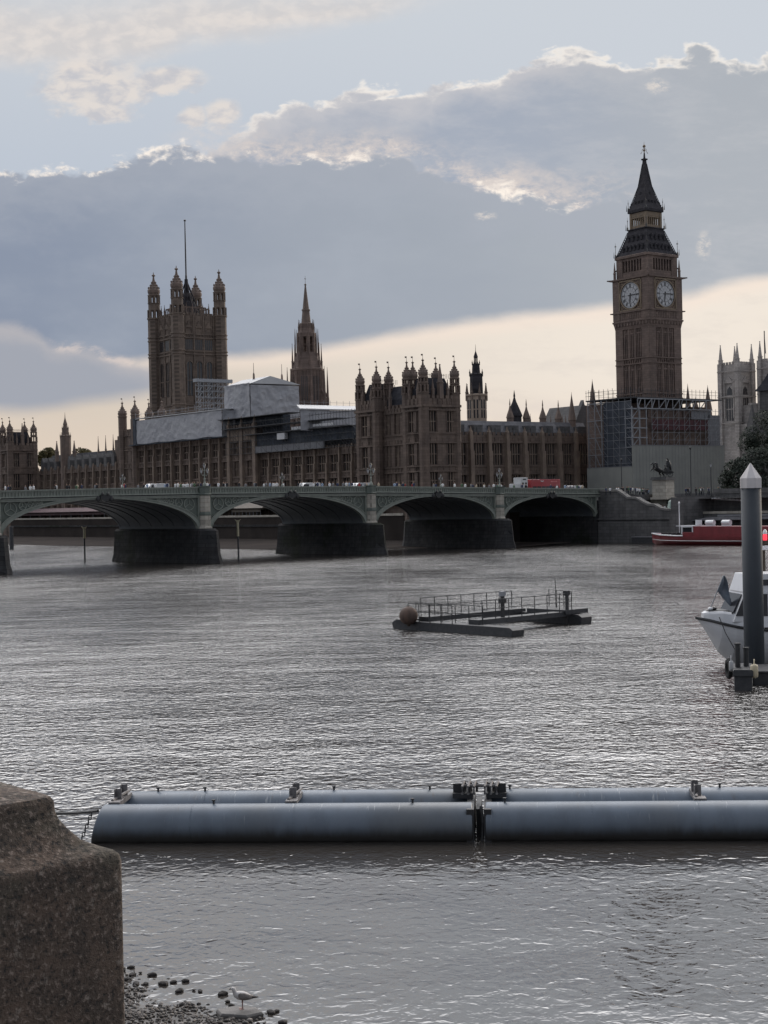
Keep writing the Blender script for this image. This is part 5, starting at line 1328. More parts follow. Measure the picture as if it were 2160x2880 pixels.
m = MB(); m.loft([[(-.8, -.75, 2.3), (.7, -.75, 2.3), (.7, .75, 2.3), (-.8, .75, 2.3)], [(-.3, -.3, 2.75), (.2, -.3, 2.75), (.2, .3, 2.75), (-.3, .3, 2.75)]]); m.build('roof', KG, e)

# ---------------------------------------------------------------- trees
def tree(p, h, rx, rz, n, leaf, label, seed, trunk_r=.35, group=None, ls=.34):
    rd = random.Random(seed); e = empty('tree', p, 0, label, 'tree', group)
    t = MB(); base = h - rz * 1.75; t.path([(0, 0, -.3), (.05, 0, base * .5), (-.05, .1, base), (.1, 0, base + rz * .7)], [trunk_r, trunk_r * .8, trunk_r * .7, trunk_r * .3], 8)
    cl = []
    for i in range(34):
        a = rd.uniform(0, 2 * pi); u = rd.uniform(-.9, 1); r_ = math.sqrt(1 - u * u) * rd.uniform(.45, 1.0)
        c_ = Vector((rx * r_ * cos(a), rx * r_ * sin(a), h - rz + u * rz * .85)); cl.append((c_, rd.uniform(.22, .42) * rx))
        if i < 11: t.path([(0, 0, base), (c_.x * .4, c_.y * .4, base + (c_.z - base) * .55), c_], [trunk_r * .35, trunk_r * .2, .03], 5)
    t.build('trunk', M['bark'], e)
    vs, fs = [], []
    for i in range(n):
        c_, r_ = rd.choice(cl); d_ = Vector((rd.gauss(0, 1), rd.gauss(0, 1), rd.gauss(0, 1))).normalized() * r_ * rd.uniform(.5, 1.05) ** .6
        q = c_ + d_; a = Vector((rd.gauss(0, 1), rd.gauss(0, 1), rd.gauss(0, .7))).normalized(); b = a.orthogonal().normalized() * ls * rd.uniform(.35, .7); a = a * ls * rd.uniform(.7, 1.2)
        k_ = len(vs); vs += [q - a, q + b, q + a, q - b]; fs.append((k_, k_ + 1, k_ + 2, k_ + 3))
    m = MB(); m.add(vs, fs); m.build('crown', leaf, e)
for px, py, Y, h_px, rx, n, lab, sd in ((2168, 1240, 352, 1, 6.6, 9000, 'big dark leafy tree at the right edge behind the white pile cap', 1), (2082, 1345, 344, 2, 4.2, 5200, 'lower dark bushy tree at the right end of the hoarding', 2), (2140, 1330, 346, 2, 5.2, 5200, 'dark tree directly behind the pointed pile cap', 3)):
    c_ = at(px, py, Y); top = c_.z + rx * 1.05; tree((c_.x, c_.y, 9.2), top - 9.2, rx, rx * 1.05, n, M['leaf'], lab, sd)
for px, Y, lab, sd in ((134, 640, 'yellowing tree top just right of the far left pavilion', 11), (235, 640, 'yellowing tree top right of the small dark stepped tower', 12)):
    c_ = at(px, 1280, Y); tree((c_.x, c_.y, 9.2), c_.z + 2.4 - 9.2, 5.0, 5.4, 3500, M['leaf_autumn'], lab, sd, .5, ls=.6)

# ---------------------------------------------------------------- posts in the river
YEL = mat('weathered_yellow_paint', (.42, .38, .25), (.34, .31, .22), 1.5, rough=.7)
for px, pyb, pyt, pym, lab in ((239, 1582, 1480, 1514, 'left navigation post with buff upper part under the leftmost arch'), (671, 1577, 1460, 1508, 'navigation post with pale cream upper part under the second arch')):
    b = ground(px, pyb); zt_ = at(px, pyt, b.y).z; zm = at(px, pym, b.y).z
    e = empty('navigation_post', b, 0, lab, 'post')
    m = MB(); m.lathe(0, 0, [(.16, -2), (.15, zm)], 8); m.build('pile', M['iron'], e)
    m = MB(); m.lathe(0, 0, [(.22, zm), (.22, zt_ - .5)], 8); m.slab([(-.55, -.06, zt_), (-.2, -.06, zt_ - .55), (.2, -.06, zt_ - .55), (.55, -.06, zt_), (.12, -.06, zt_ - .2), (-.12, -.06, zt_ - .2)], (0, .12, 0)); m.build('topmark', YEL, e)
b = ground(33, 1545); m = MB(); m.lathe(b.x, b.y, [(.55, -2), (.5, 5.6), (.6, 5.65), (.5, 5.9)], 10); tag(m.build('dolphin_pile', M['iron'], None, origin=b), 'thick dark pile standing before the mud bank at the far left', 'pile')
# ================================================================ CRAFT
HULLR = mat('red_hull_paint', (.20, .024, .03), (.16, .02, .026), .5, rough=.45, streak=.35); HULLW = mat('white_gelcoat', (.72, .72, .73), (.64, .64, .66), .8, rough=.3, coat=.2)
def hull(mb, secs, n=9):
    """secs: (x, half beam, keel z, sheer z); a rounded section at each station"""
    rings = []
    for x, b, zk, zs in secs:
        h = []
        for i in range(n + 1):
            t = i / n; h.append((x, b * (1 - (1 - t) ** 2.2), zk + (zs - zk) * t))
        rings.append([(x, -y, z) for x, y, z in reversed(h)] + h[1:])
    mb.loft(rings)
# ---- red boat moored at the far wall
b0 = ground(1842, 1531); b1 = ground(2160, 1534); dv = (b1 - b0).normalized(); rz = math.atan2(-dv.y, -dv.x)
rb = empty('red_boat', b0, rz, 'long red river boat with white rail moored under the embankment wall', 'boat')
m = MB(); hull(m, [(.6, .12, .4, 2.3), (-.6, .9, -.2, 2.2), (-3, 1.9, -.5, 2.0), (-8, 2.4, -.6, 1.85), (-20, 2.5, -.6, 1.85), (-30, 2.2, -.4, 1.95)]); m.build('hull', HULLR, rb, smooth=False)
m = MB()
for sg in (-1, 1): m.path([(.65, sg * .1, 2.3), (-.6, sg * .95, 2.2), (-3, sg * 1.95, 2.02), (-8, sg * 2.45, 1.87), (-9.4, sg * 2.46, 1.87)], .14, 6); m.path([(.4, sg * .25, 1.1), (-3, sg * 1.9, .95), (-9, sg * 2.42, .85), (-30, sg * 2.2, .9)], .05, 5)
m.build('gunwale', HULLW, rb)
m = MB(); m.box(-30, -11.8, -2.1, 2.1, 1.8, 3.75); m.box(-11.8, -9.0, -2.1, 2.1, 1.8, 2.6); m.build('cabin', HULLR, rb, bevel=.08)
m = MB()
for sg in (-1, 1):
    m.box(-11.7, -8.9, sg * 2.0 - .06, sg * 2.0 + .06, 1.85, 2.2); m.box(-11.7, -8.7, sg * 2.0 - .1, sg * 2.0 + .1, 3.55, 3.8)
    for x in (-11.6, -8.9): m.box(x - .14, x + .14, sg * 2.0 - .06, sg * 2.0 + .06, 2.2, 3.6)
m.box(-12.2, -7.4, -2.05, 2.05, 3.75, 3.9); m.build('wheelhouse', HULLW, rb)
m = MB(); m.box(-11.4, -9.1, -1.9, 1.9, 2.2, 3.55); m.build('wheelhouse_glass', M['dark_glass'], rb)
m = MB(); m.box(-13.2, -11.6, 1.0, 1.06, 3.9, 5.0); m.box(-13.0, -11.8, .98, 1.1, 4.1, 4.8); m.build('upper_screen', HULLW, rb)
for x in (-15.2, -19.2):
    m = MB(); m.loft([[(x + dx_, .9 + .52 * cos(2 * pi * j / 12), 4.45 + .52 * sin(2 * pi * j / 12)) for j in range(12)] for dx_ in (-.95, -.85, .85, .95)]); m.box(x - 1, x + 1, .5, 1.3, 3.75, 4.0); m.build('liferaft_canister', HULLW, rb, smooth=False)
m = MB(); m.lathe(-6.6, 0, [(.13, 1.7), (.1, 8.2), (.2, 8.25), (.2, 8.6), (.02, 8.7)], 8); m.build('mast', HULLW, rb)
m = MB()
for i in range(5): m.box(-8 + i * 1.2, -7.4 + i * 1.2, -1.0, 1.0, 1.9, 2.4)
m.build('deck_gear', M['iron'], rb)
# ---- low dark barge behind its bow
b0 = ground(1780, 1528); bg_ = empty('barge', b0 + Vector((1.5, 2.5, 0)), rz, 'low dark landing barge with rail left of the red boat', 'barge')
m = MB(); m.box(-9, 0, -2, 2, -.4, 1.25); m.build('hull', M['iron'], bg_, bevel=.08)
m = MB(); m.box(-9.05, .05, -2.1, 2.1, 1.25, 1.4); m.build('fender_strip', M['deck_grey'], bg_)
m = MB()
for i in range(8): m.tube((-.4 - i * 1.2, -1.8, 1.4), (-.4 - i * 1.2, -1.8, 3.0), .04, 5)
for z in (2.2, 3.0): m.tube((-.4, -1.8, z), (-8.8, -1.8, z), .04, 5)
m.build('guard_rail', M['iron'], bg_)
# ---- landing stage with grey canopy behind the red boat
c0 = at(1955, 1460, 312); c1 = at(2165, 1450, 300); d_ = (c1 - c0); d_.z = 0; L_ = d_.length + 22; rz2 = math.atan2(d_.y, d_.x)
ls_ = empty('landing_stage', (c0.x, c0.y, 0), rz2, 'dark landing stage with a grey flat canopy behind the red boat', 'pier')
zc_ = c0.z
m = MB(); m.box(-2, L_, -1, 6, -.5, 1.3); m.build('pontoon', M['iron'], ls_)
m = MB(); m.slab([(0, -1, zc_ - .15), (3.5, -1, zc_ + .35), (L_, -1, zc_ + .45), (L_, -1, zc_ + .1), (0, -1, zc_ - .3)], (0, 6, 0)); m.slab([(5, .5, zc_ + .45), (L_, .5, zc_ + .55), (L_, .5, zc_ + 1.0), (5, .5, zc_ + .85)], (0, 4, 0)); m.build('canopy', M['deck_grey'], ls_)
m = MB(); m.box(2, L_, 3.5, 4.5, 1.3, zc_ - .3); m.build('back_screen', M['iron'], ls_)
m = MB()
for i in range(10): m.box(1 + i * 3.4, 1.2 + i * 3.4, -.8, -.6, 1.3, zc_)
m.build('post', M['pole'], ls_)
g0 = at(1977, 1402, 318); g1 = at(2100, 1408, 309)
e = empty('gangway', (g0.x, g0.y, g0.z), 0, 'white railed gangway slanting down in front of the embankment wall', 'gangway')
d_ = g1 - g0; m = MB(); m.slab([(0, 0, -.15), tuple(d_ + Vector((0, 0, -.15))), tuple(d_ + Vector((0, 0, .25))), (0, 0, .25)], (.3, 1.4, 0)); m.build('deck', HULLW, e)
m = MB()
for i in range(13):
    q = d_ * (i / 12); m.tube(q, q + Vector((0, 0, 1.0)), .04, 4)
m.tube((0, 0, 1.0), d_ + Vector((0, 0, 1.0)), .045, 4); m.build('hand_rail', M['iron'], e)

# ---------------------------------------------------------------- floating work platform
p1, p2 = ground(1105, 1766), ground(1455, 1791); fx = (p2 - p1).normalized(); Lf = (p2 - p1).length; rz = math.atan2(fx.y, fx.x)
fp = empty('work_platform', p1, rz, 'dark floating work platform of two long floats with pipe handrails', 'platform')
for y0, xa, xb, zt_ in ((.3, .75, Lf - .5, .64), (11.0, -.2, Lf - 3.4, .74)):
    m = MB(); hw = .62; m.loft([[(xa - .3, y0 - hw, -.2), (xb + .2, y0 - hw, -.3), (xb + .2, y0 + hw, -.3), (xa - .3, y0 + hw, -.2)], [(xa - .5, y0 - hw, zt_ - .2), (xb + .35, y0 - hw, zt_ - .2), (xb + .35, y0 + hw, zt_ - .2), (xa - .5, y0 + hw, zt_ - .2)], [(xa - .2, y0 - hw, zt_), (xb, y0 - hw, zt_), (xb, y0 + hw, zt_), (xa - .2, y0 + hw, zt_)]])
    m.build('float', M['iron'], fp, bevel=.04)
m = MB()
for x in (3.2, 8.6): m.box(x - .55, x + .55, .3, 11, .62, .98)
m.box(5.2, 9.3, 9.6, 12.2, .78, 1.12); m.box(.9, 2.2, -.5, .9, .64, .74); m.build('cross_deck', M['iron'], fp)
m = MB()
def rails(pts, h=1.4):
    pts = [Vector(p) for p in pts]
    for a, b in zip(pts, pts[1:]):
        n_ = max(1, round((b - a).length / 1.35))
        for i in range(n_ + 1):
            q = a.lerp(b, i / n_); m.tube(q, q + Vector((0, 0, h)), .036, 5)
        for hh in (h, h * .55): m.tube(a + Vector((0, 0, hh)), b + Vector((0, 0, hh)), .034, 5)
rails([(2.2, .45, .6), (9.4, .45, .6)]); rails([(2.2, -.35, .6), (7.0, -.35, .6)]); rails([(2.6, .6, .98), (2.6, 10.6, .98)]); rails([(9.2, .6, .98), (9.2, 10.4, .98)]); rails([(9.2, 10.4, 1.1), (5.4, 12.0, 1.1)])
m.build('hand_rail', M['black'], fp)
m = MB(); m.box(8.54, 8.76, 3.2, 3.42, .9, 2.55); m.box(8.42, 8.85, 3.1, 3.55, 2.05, 2.4); m.build('lamp_post', M['black'], fp)
m = MB(); m.box(8.48, 8.82, 3.12, 3.5, 2.55, 2.9); m.build('lamp_box', M['pole'], fp)
m = MB(); m.box(8.97, 9.17, 9.92, 10.12, -1, 2.6); m.box(8.85, 9.25, 9.82, 10.2, 2.25, 2.6); m.build('guide_post', M['black'], fp)
m = MB(); m.tube((6.2, 11.9, .9), (6.2, 11.9, 3.3), .03, 5); m.build('antenna', M['black'], fp)
BUOY = mat('rusty_orange_plastic', (.12, .075, .055), (.075, .052, .043), 1.6, rough=.8, streak=.5)
pb = at(1149, 1728, 113.8); m = MB(); m.ball((pb.x, pb.y, pb.z - .1), .72, .72, .70, 18, 12); m.tube((pb.x, pb.y, pb.z - .9), (pb.x, pb.y, pb.z + .62), .12, 8)
tag(m.build('mooring_buoy', BUOY, None, origin=(pb.x, pb.y, .6), smooth=True), 'round rusty brown buoy resting on the left end of the work platform', 'buoy')

# ---------------------------------------------------------------- pointed pile, pontoon and white launch, right
PILE = mat('grey_blue_pile_paint', (.036, .043, .052), (.026, .032, .04), .5, rough=.7, streak=.4); CAPW = mat('off_white_cap', (.60, .56, .55), (.52, .49, .48), .9, rough=.6, streak=.3)
bp = at(2122, 1862, 81.0); ztp = at(2113, 1303, 81.0).z; zcb = at(2113, 1373, 81.0).z; zcm = at(2113, 1345, 81.0).z
pe = empty('mooring_pile', (bp.x, bp.y, 0), 0, 'tall thick grey pile with a pointed white cap at the right edge', 'pile')
m = MB(); m.lathe(0, 0, [(.54, -3), (.54, zcb + .05)], 32); po = m.build('shaft', PILE, pe, smooth=False); 
for pol in po.data.polygons: pol.use_smooth = abs(pol.normal.z) < .5
m = MB(); m.lathe(0, 0, [(.60, zcb), (.60, zcm), (.03, ztp)], 8, .2); m.build('pointed_cap', CAPW, pe, bevel=.012)
pn = ground(2066, 1942); pt = empty('pontoon', pn, -.22, 'low dark mooring pontoon around the foot of the pointed pile', 'pontoon')
m = MB(); m.box(0, .85, 0, 3.4, -.3, .72); m.box(.95, 9, 2.4, 5.5, -.3, .6); m.build('float', M['iron'], pt, bevel=.05)
m = MB(); m.box(-.06, .92, -.1, 3.5, .70, .98); m.box(-.03, .88, -.13, -.09, .72, 1.04); m.box(1.0, 9, 2.3, 5.6, .6, .7); m.build('deck', M['iron'], pt, bevel=.02)
for x, y, h_ in ((.2, 1.6, 1.25), (.62, 2.0, 1.0)):
    m = MB(); m.lathe(x, y, [(.14, .95), (.14, .95 + h_ - .1), (.17, .95 + h_ - .08), (.17, .95 + h_)], 10); m.build('bollard', M['black'], pt)
FEN = mat('cream_fender', (.50, .43, .29), (.44, .38, .27), 1.5, rough=.5); FENG = mat('grey_fender', (.42, .42, .42), (.36, .36, .36), 1.5, rough=.5)
def fender(px, pyt, pyb, Y, r, mt, lab):
    a, b = at(px, pyt, Y), at(px, pyb, Y); L = a.z - b.z; o_ = (a.x, a.y, b.z)
    m = MB(); m.lathe(a.x, a.y, [(r * .3, b.z), (r * .85, b.z + L * .06), (r, b.z + L * .16), (r, b.z + L * .84), (r * .85, b.z + L * .94), (r * .3, a.z), (.03, a.z + .05), (.03, a.z + .25)], 14)
    tag(m.build('fender', mt, None, origin=o_, smooth=True), lab, 'fender')
fender(2121, 1868, 1907, 74.3, .19, FEN, 'cream fender hanging below the pile on the pontoon front')
fender(2056, 1858, 1888, 75.4, .11, FENG, 'slim grey fender at the left corner of the pontoon')
m = MB(); q = at(2050, 1880, 76.8)
for j in range(14):
    a, b = 2 * pi * j / 14, 2 * pi * (j + 1) / 14; m.tube((q.x, q.y + .36 * cos(a), q.z + .42 * sin(a)), (q.x, q.y + .36 * cos(b), q.z + .42 * sin(b)), .13, 6)
tag(m.build('tyre_fender', TYRE, None, origin=q), 'black tyre fender on the left side of the pontoon', 'tyre')
# white launch
Yb = 84.5; bw_ = at(1962, 1738, Yb); wl = empty('white_launch', (bw_.x, bw_.y, 0), pi + .10, 'white motor launch with flag at its bow moored behind the pointed pile', 'boat')
zb = bw_.z
m = MB(); secs = [(0, .06, zb - .1, zb), (-.55, .55, zb - .95, zb - .12), (-1.1, 1.0, .9, zb - .28), (-1.8, 1.35, .25, zb - .45), (-2.8, 1.6, -.2, zb - .62), (-6, 1.8, -.4, zb - .8), (-11, 1.6, -.3, zb - .75)]
hull(m, secs); m.build('hull', HULLW, wl, smooth=False)
m = MB()
for sg in (-1, 1): m.path([(0.05, sg * .06, zb)] + [(x, sg * (b + .03), zs) for x, b, zk, zs in secs[1:]], .085, 6)
m.build('rubbing_strake', M['black'], wl)
m = MB(); rings = []
for x, b, zlo, zhi in ((-.28, .25, zb - .1, zb + .28), (-.5, .5, zb - .15, zb + .36), (-1.2, .98, zb - .3, zb + .40), (-2.2, 1.4, zb - .5, zb + .25), (-11, 1.5, zb - .75, zb + .05)):
    rings.append([(x, -b, zlo), (x, b, zlo), (x, b * .93, zhi - .12), (x, b * .8, zhi), (x, -b * .8, zhi), (x, -b * .93, zhi - .12)])
m.loft(rings); m.build('foredeck', HULLW, wl, bevel=.03)
m = MB(); m.loft([[(x, y, z + .02) for x, y, z in ((-.55, -.35, zb + .37), (-.55, .35, zb + .37), (-1.6, .8, zb + .38), (-1.6, -.8, zb + .38))], [(x, y, z + .05) for x, y, z in ((-.55, -.35, zb + .37), (-.55, .35, zb + .37), (-1.6, .8, zb + .38), (-1.6, -.8, zb + .38))]]); m.build('deck_pad', M['iron'], wl)
m = MB(); z0 = zb + .1; z1 = z0 + 1.35
m.loft([[(x, y, z) for x, z in ((-1.62, z0 - .3), (-2.3, z1), (-11, z1 + .05), (-11, z0 - .3))] for y in (-1.32, 1.32)])
m.loft([[(x, y, z) for x, z in ((-2.25, z1), (-2.62, z1 + 1.0), (-10, z1 + 1.05), (-10, z1))] for y in (-1.2, 1.2)]); m.build('cabin', HULLW, wl, bevel=.04)
for sg in (-1, 1):
    m = MB(); m.slab([(-1.75, sg * 1.33, z0 + .05), (-2.3, sg * 1.33, z1 - .12), (-3.6, sg * 1.33, z1 - .12), (-3.6, sg * 1.33, z0 + .0)], (0, sg * .02, 0)); m.slab([(-3.9, sg * 1.33, z0), (-6, sg * 1.33, z0), (-6, sg * 1.33, z1 - .12), (-3.9, sg * 1.33, z1 - .12)], (0, sg * .02, 0))
    m.slab([(-2.5, sg * 1.21, z1 + .35), (-2.68, sg * 1.21, z1 + .68), (-5, sg * 1.21, z1 + .68), (-5, sg * 1.21, z1 + .35)], (0, sg * .02, 0)); m.build('side_window', M['dark_glass'], wl)
m = MB(); m.slab([(-1.66, -1.1, z0 + .15), (-1.66, 1.1, z0 + .15), (-2.22, 1.1, z1 - .12), (-2.22, -1.1, z1 - .12)], (.03, 0, .02)); m.build('windscreen', M['dark_glass'], wl)
m = MB(); m.ball((-.72, .1, zb + .5), .16, .12, .1); m.build('cleat', HULLW, wl)
m = MB(); m.ball((-.95, 0, zb + .5), .18, .16, .1); m.build('windlass', M['black'], wl)
m = MB(); m.path([(-.9, 1.08, zb + .1), (-1.15, 1.4, zb - .8), (-1.9, 1.5, .6)], .025, 5); m.path([(-2.5, 1.5, zb - .4), (-2.65, 1.62, zb - 1.0), (-3.0, 1.7, zb - 1.5)], .03, 5); m.build('mooring_line', M['black'], wl)
m = MB(); s0 = Vector((-.72, .0, zb + .45)); s1 = Vector((-1.52, .1, zb + 2.35)); m.tube(s0, s1, .03, 6); fs = m.build('flagstaff', M['pole'], wl)
FLAG = mat('blue_grey_flag_cloth', (.10, .125, .16), (.20, .22, .25), 1.2, rough=.8, c3=(.05, .085, .09))
m = MB(); n = 10; vs = []
for i in range(n + 1):
    for j in range(6):
        t, u = i / n, j / 5
        a = s1 + (s0 - s1) * (.03 + .42 * t); hang = s1 + Vector((-.06 - .42 * t ** .8, .08 * sin(t * 9), -1.95 * t))
        q = a.lerp(hang, u); q.y += .10 * sin(u * 7 + t * 2.5); vs.append(q)
fc = [(i * 6 + j, i * 6 + j + 1, (i + 1) * 6 + j + 1, (i + 1) * 6 + j) for i in range(n) for j in range(5)]
m.add(vs, fc); m.add([v + Vector((0, .015, 0)) for v in vs], [tuple(reversed(f)) for f in fc]); adopt(m.build('flag', FLAG, smooth=True), fs)
# red light on a post, right edge
lp = at(2151, 1760, 88); zt_ = at(2151, 1520, 88).z
le = empty('light_post', (lp.x, lp.y, 0), 0, 'brown post carrying a lit red lamp at the right edge', 'light post')
m = MB(); m.lathe(0, 0, [(.12, -1), (.11, zt_ - .1)], 8); m.box(-.05, .3, -.1, .1, zt_ - .25, zt_); m.build('post', M['bark'], le)
LRED = bpy.data.materials.new('lit_red_lamp'); LRED.use_nodes = True; nb_ = LRED.node_tree.nodes['Principled BSDF']; nb_.inputs['Base Color'].default_value = (.6, .03, .05, 1); nb_.inputs['Emission Color'].default_value = (1, .06, .10, 1); nb_.inputs['Emission Strength'].default_value = .9
m = MB(); m.lathe(.12, 0, [(.11, zt_), (.13, zt_ + .06), (.13, zt_ + .3), (.1, zt_ + .38)], 10); m.build('lamp', LRED, le)
m = MB(); m.lathe(.12, 0, [(.14, zt_ + .38), (.12, zt_ + .52), (.04, zt_ + .66)], 10); m.box(-.12, .42, -.2, .2, zt_ - .55, zt_ - .3); m.build('lamp_cover', HULLW, le)

# ================================================================ FLOATING BOOM
BOOM = mat('blue_grey_boom_paint', (.128, .158, .198), (.10, .126, .16), .7, rough=.45, streak=.35, c3=(.11, .122, .135))
def lower_band(m, z0, z1, dark):          # darkens the pipe colour towards the bottom, below a ragged line
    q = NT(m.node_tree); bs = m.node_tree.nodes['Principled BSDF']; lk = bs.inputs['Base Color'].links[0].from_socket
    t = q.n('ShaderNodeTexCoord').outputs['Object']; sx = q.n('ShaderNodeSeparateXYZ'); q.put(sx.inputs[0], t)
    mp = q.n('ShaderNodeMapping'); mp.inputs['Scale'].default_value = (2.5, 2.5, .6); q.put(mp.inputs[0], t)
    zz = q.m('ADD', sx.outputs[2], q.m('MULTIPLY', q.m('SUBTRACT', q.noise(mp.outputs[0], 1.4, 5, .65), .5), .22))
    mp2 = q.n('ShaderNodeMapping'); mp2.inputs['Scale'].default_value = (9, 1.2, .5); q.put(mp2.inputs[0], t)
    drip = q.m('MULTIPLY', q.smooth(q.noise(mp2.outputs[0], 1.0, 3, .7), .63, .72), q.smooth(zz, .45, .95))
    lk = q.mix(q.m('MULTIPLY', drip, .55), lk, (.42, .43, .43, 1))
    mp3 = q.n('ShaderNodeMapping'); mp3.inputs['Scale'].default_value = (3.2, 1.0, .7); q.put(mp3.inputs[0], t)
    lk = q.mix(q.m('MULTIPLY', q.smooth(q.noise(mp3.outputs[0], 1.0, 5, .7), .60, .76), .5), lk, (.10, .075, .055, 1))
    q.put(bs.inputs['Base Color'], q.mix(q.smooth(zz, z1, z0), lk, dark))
lower_band(BOOM, .12, .52, (.020, .018, .016, 1)); BPLATE = mat('worn_steel', (.20, .19, .19), (.10, .095, .095), 4, rough=.6, metal=.2)
g0, g1 = ground(258, 2374), ground(2160, 2366); bd = (g1 - g0).normalized(); bz_ = math.atan2(bd.y, bd.x)
RP, ZP, GAP = .62, .40, 1.98
O_ = g0 + Vector((-bd.y, bd.x, 0)) * .58 - bd * .12
def boom(xa, xb, label, slant0, slant1, brackets, pins):
    e = empty('floating_boom', O_ + bd * xa, bz_, label, 'boom', None); L = xb - xa
    for k_, y0 in enumerate((0, GAP)):
        m = MB(); n = 40; rings = []
        for x, sl in ((0, slant0), (.04, slant0), (L - .04, slant1), (L, slant1)):
            rr = RP if x in (.04, L - .04) else RP * .97
            rings.append([(x + sl * (rr * sin(2 * pi * j / n) + RP) * .5, y0 + rr * cos(2 * pi * j / n), ZP + rr * sin(2 * pi * j / n)) for j in range(n)])
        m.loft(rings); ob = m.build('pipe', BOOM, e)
        for pol in ob.data.polygons: pol.use_smooth = abs(pol.normal.x) < .6
        for x in pins[k_]:
            m = MB(); m.lathe(x, y0, [(.035, ZP + RP - .03), (.035, ZP + RP + .09), (.06, ZP + RP + .1), (.06, ZP + RP + .13)], 6); adopt(m.build('lifting_pin', M['iron']), ob)
        m = MB()                                   # weld bands round the pipe
        for i in range(1, int(L / 3)):
            m.loft([[(i * 3.0 + dx_, y0 + (RP + .006) * cos(2 * pi * j / n), ZP + (RP + .006) * sin(2 * pi * j / n)) for j in range(n)] for dx_ in (-.012, .012)])
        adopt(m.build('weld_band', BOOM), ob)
    for x in brackets:
        m = MB(); z = ZP + RP
        m.box(x - .12, x + .12, .2, GAP - .2, z - .12, z + .02)
        for y in (.55, 1.25): m.box(x - .11, x - .08, y, y + .22, z, z + .34); m.box(x - .11, x + .09, y + .09, y + .12, z, z + .34)
        m.box(x - .17, x + .17, .1, .5, z - .02, z + .05); m.tube((x - .1, .3, z + .06), (x + .12, 1.5, z + .14), .045, 6)
        m.build('bracket', BPLATE, e)
    return e
xg0 = (ground(1341, 2372) - g0).dot(bd); xg1 = (ground(1379, 2372) - g0).dot(bd)
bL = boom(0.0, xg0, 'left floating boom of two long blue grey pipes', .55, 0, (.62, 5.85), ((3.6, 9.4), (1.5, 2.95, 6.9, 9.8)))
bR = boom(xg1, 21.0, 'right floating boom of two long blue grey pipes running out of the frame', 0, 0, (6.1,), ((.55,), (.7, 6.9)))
# coupling between the two
hg = empty('boom_coupling', O_ + bd * ((xg0 + xg1) / 2), bz_, 'black shackled coupling joining the two floating booms', 'coupling')
m = MB(); z = ZP + RP; hwg = (xg1 - xg0) / 2
for sg in (-1, 1):
    m.box(sg * hwg * 1.0 - .05 if sg > 0 else -hwg - .16, sg * hwg + .16 if sg > 0 else -hwg + .05, -.5, GAP + .5, -.1, z - .1)
    m.box(sg * (hwg + .3) - .3, sg * (hwg + .3) + .3, GAP - .9, GAP - .2, z - .1, z + .05); m.box(sg * (hwg + .42) - .17, sg * (hwg + .42) + .17, GAP - .7, GAP - .64, z, z + .3)
    m.box(sg * (hwg + .1) - .03, sg * (hwg + .1) + .03, GAP - .8, GAP - .1, z, z + .34)
m.build('end_plate', M['black'], hg)
m = MB()
for sg in (-1, 1):
    for k_ in range(3):
        x = sg * (.16 + k_ * .17); m.path([(x, GAP - .9, z + .02), (x, GAP - .95, z + .26), (x + .04, GAP - .7, z + .36), (x + .08, GAP - .5, z + .26), (x + .08, GAP - .5, z + .02)], .04, 6)
m.tube((-.5, GAP - .8, z + .26), (.5, GAP - .8, z + .26), .05, 6); m.build('shackle', BPLATE, hg)
m = MB(); m.box(-hwg * .5, hwg * .3, .3, GAP + .2, -.3, z - .25); m.path([(.06, -.1, z - .1), (.1, -.3, .5), (.08, -.35, -.1)], .05, 6); m.build('rubber_joint', M['black'], hg)
# mooring rope and chain at the left end
r0 = O_ + bd * .15 + Vector((0, .1, ZP + .42)); r1 = at(60, 2276, 45.5)
m = MB(); m.path([r0.lerp(r1, i / 8) + Vector((0, 0, -.10 * sin(pi * i / 8))) for i in range(9)], .05, 7)
tag(m.build('mooring_rope', M['black'], None, origin=r0), 'dark mooring rope stretched left from the end of the left boom', 'rope')
m = MB(); a = O_ + bd * .16 + Vector((-.1, -.42, ZP + .45)); b = O_ + bd * -.28 + Vector((-.05, -.5, -.1))
for i in range(9):
    q = a.lerp(b, i / 8); s_ = .07
    for j in range(8):
        t0, t1 = 2 * pi * j / 8, 2 * pi * (j + 1) / 8
        if i % 2: m.tube((q.x + .04 * cos(t0), q.y, q.z + s_ * sin(t0)), (q.x + .04 * cos(t1), q.y, q.z + s_ * sin(t1)), .018, 4)
        else: m.tube((q.x, q.y + .04 * cos(t0), q.z + s_ * sin(t0)), (q.x, q.y + .04 * cos(t1), q.z + s_ * sin(t1)), .018, 4)
tag(m.build('chain', M['black'], None, origin=a), 'short dark chain hanging at the slanted left end of the boom', 'chain')

# ================================================================ FORESHORE
PEB = bpy.data.materials.new('pebbles'); PEB.use_nodes = True; q = NT(PEB.node_tree); bs = PEB.node_tree.nodes['Principled BSDF']
gi = q.n('ShaderNodeNewGeometry'); rpi = gi.outputs['Random Per Island']
cr_ = q.n('ShaderNodeValToRGB'); q.put(cr_.inputs[0], rpi); el = cr_.color_ramp.elements
el[0].position = 0; el[0].color = (.028, .024, .022, 1); el[1].position = 1; el[1].color = (.24, .22, .20, 1)
for p_, c_ in ((.45, (.026, .022, .020, 1)), (.7, (.045, .035, .030, 1)), (.87, (.08, .064, .053, 1)), (.96, (.16, .14, .125, 1))):
    x = el.new(p_); x.color = c_
q.put(bs.inputs['Base Color'], cr_.outputs[0]); bs.inputs['Roughness'].default_value = .55
WETM = mat('wet_shore_mud', (.05, .042, .036), (.033, .029, .026), 1.5, rough=.35, bump=.04)
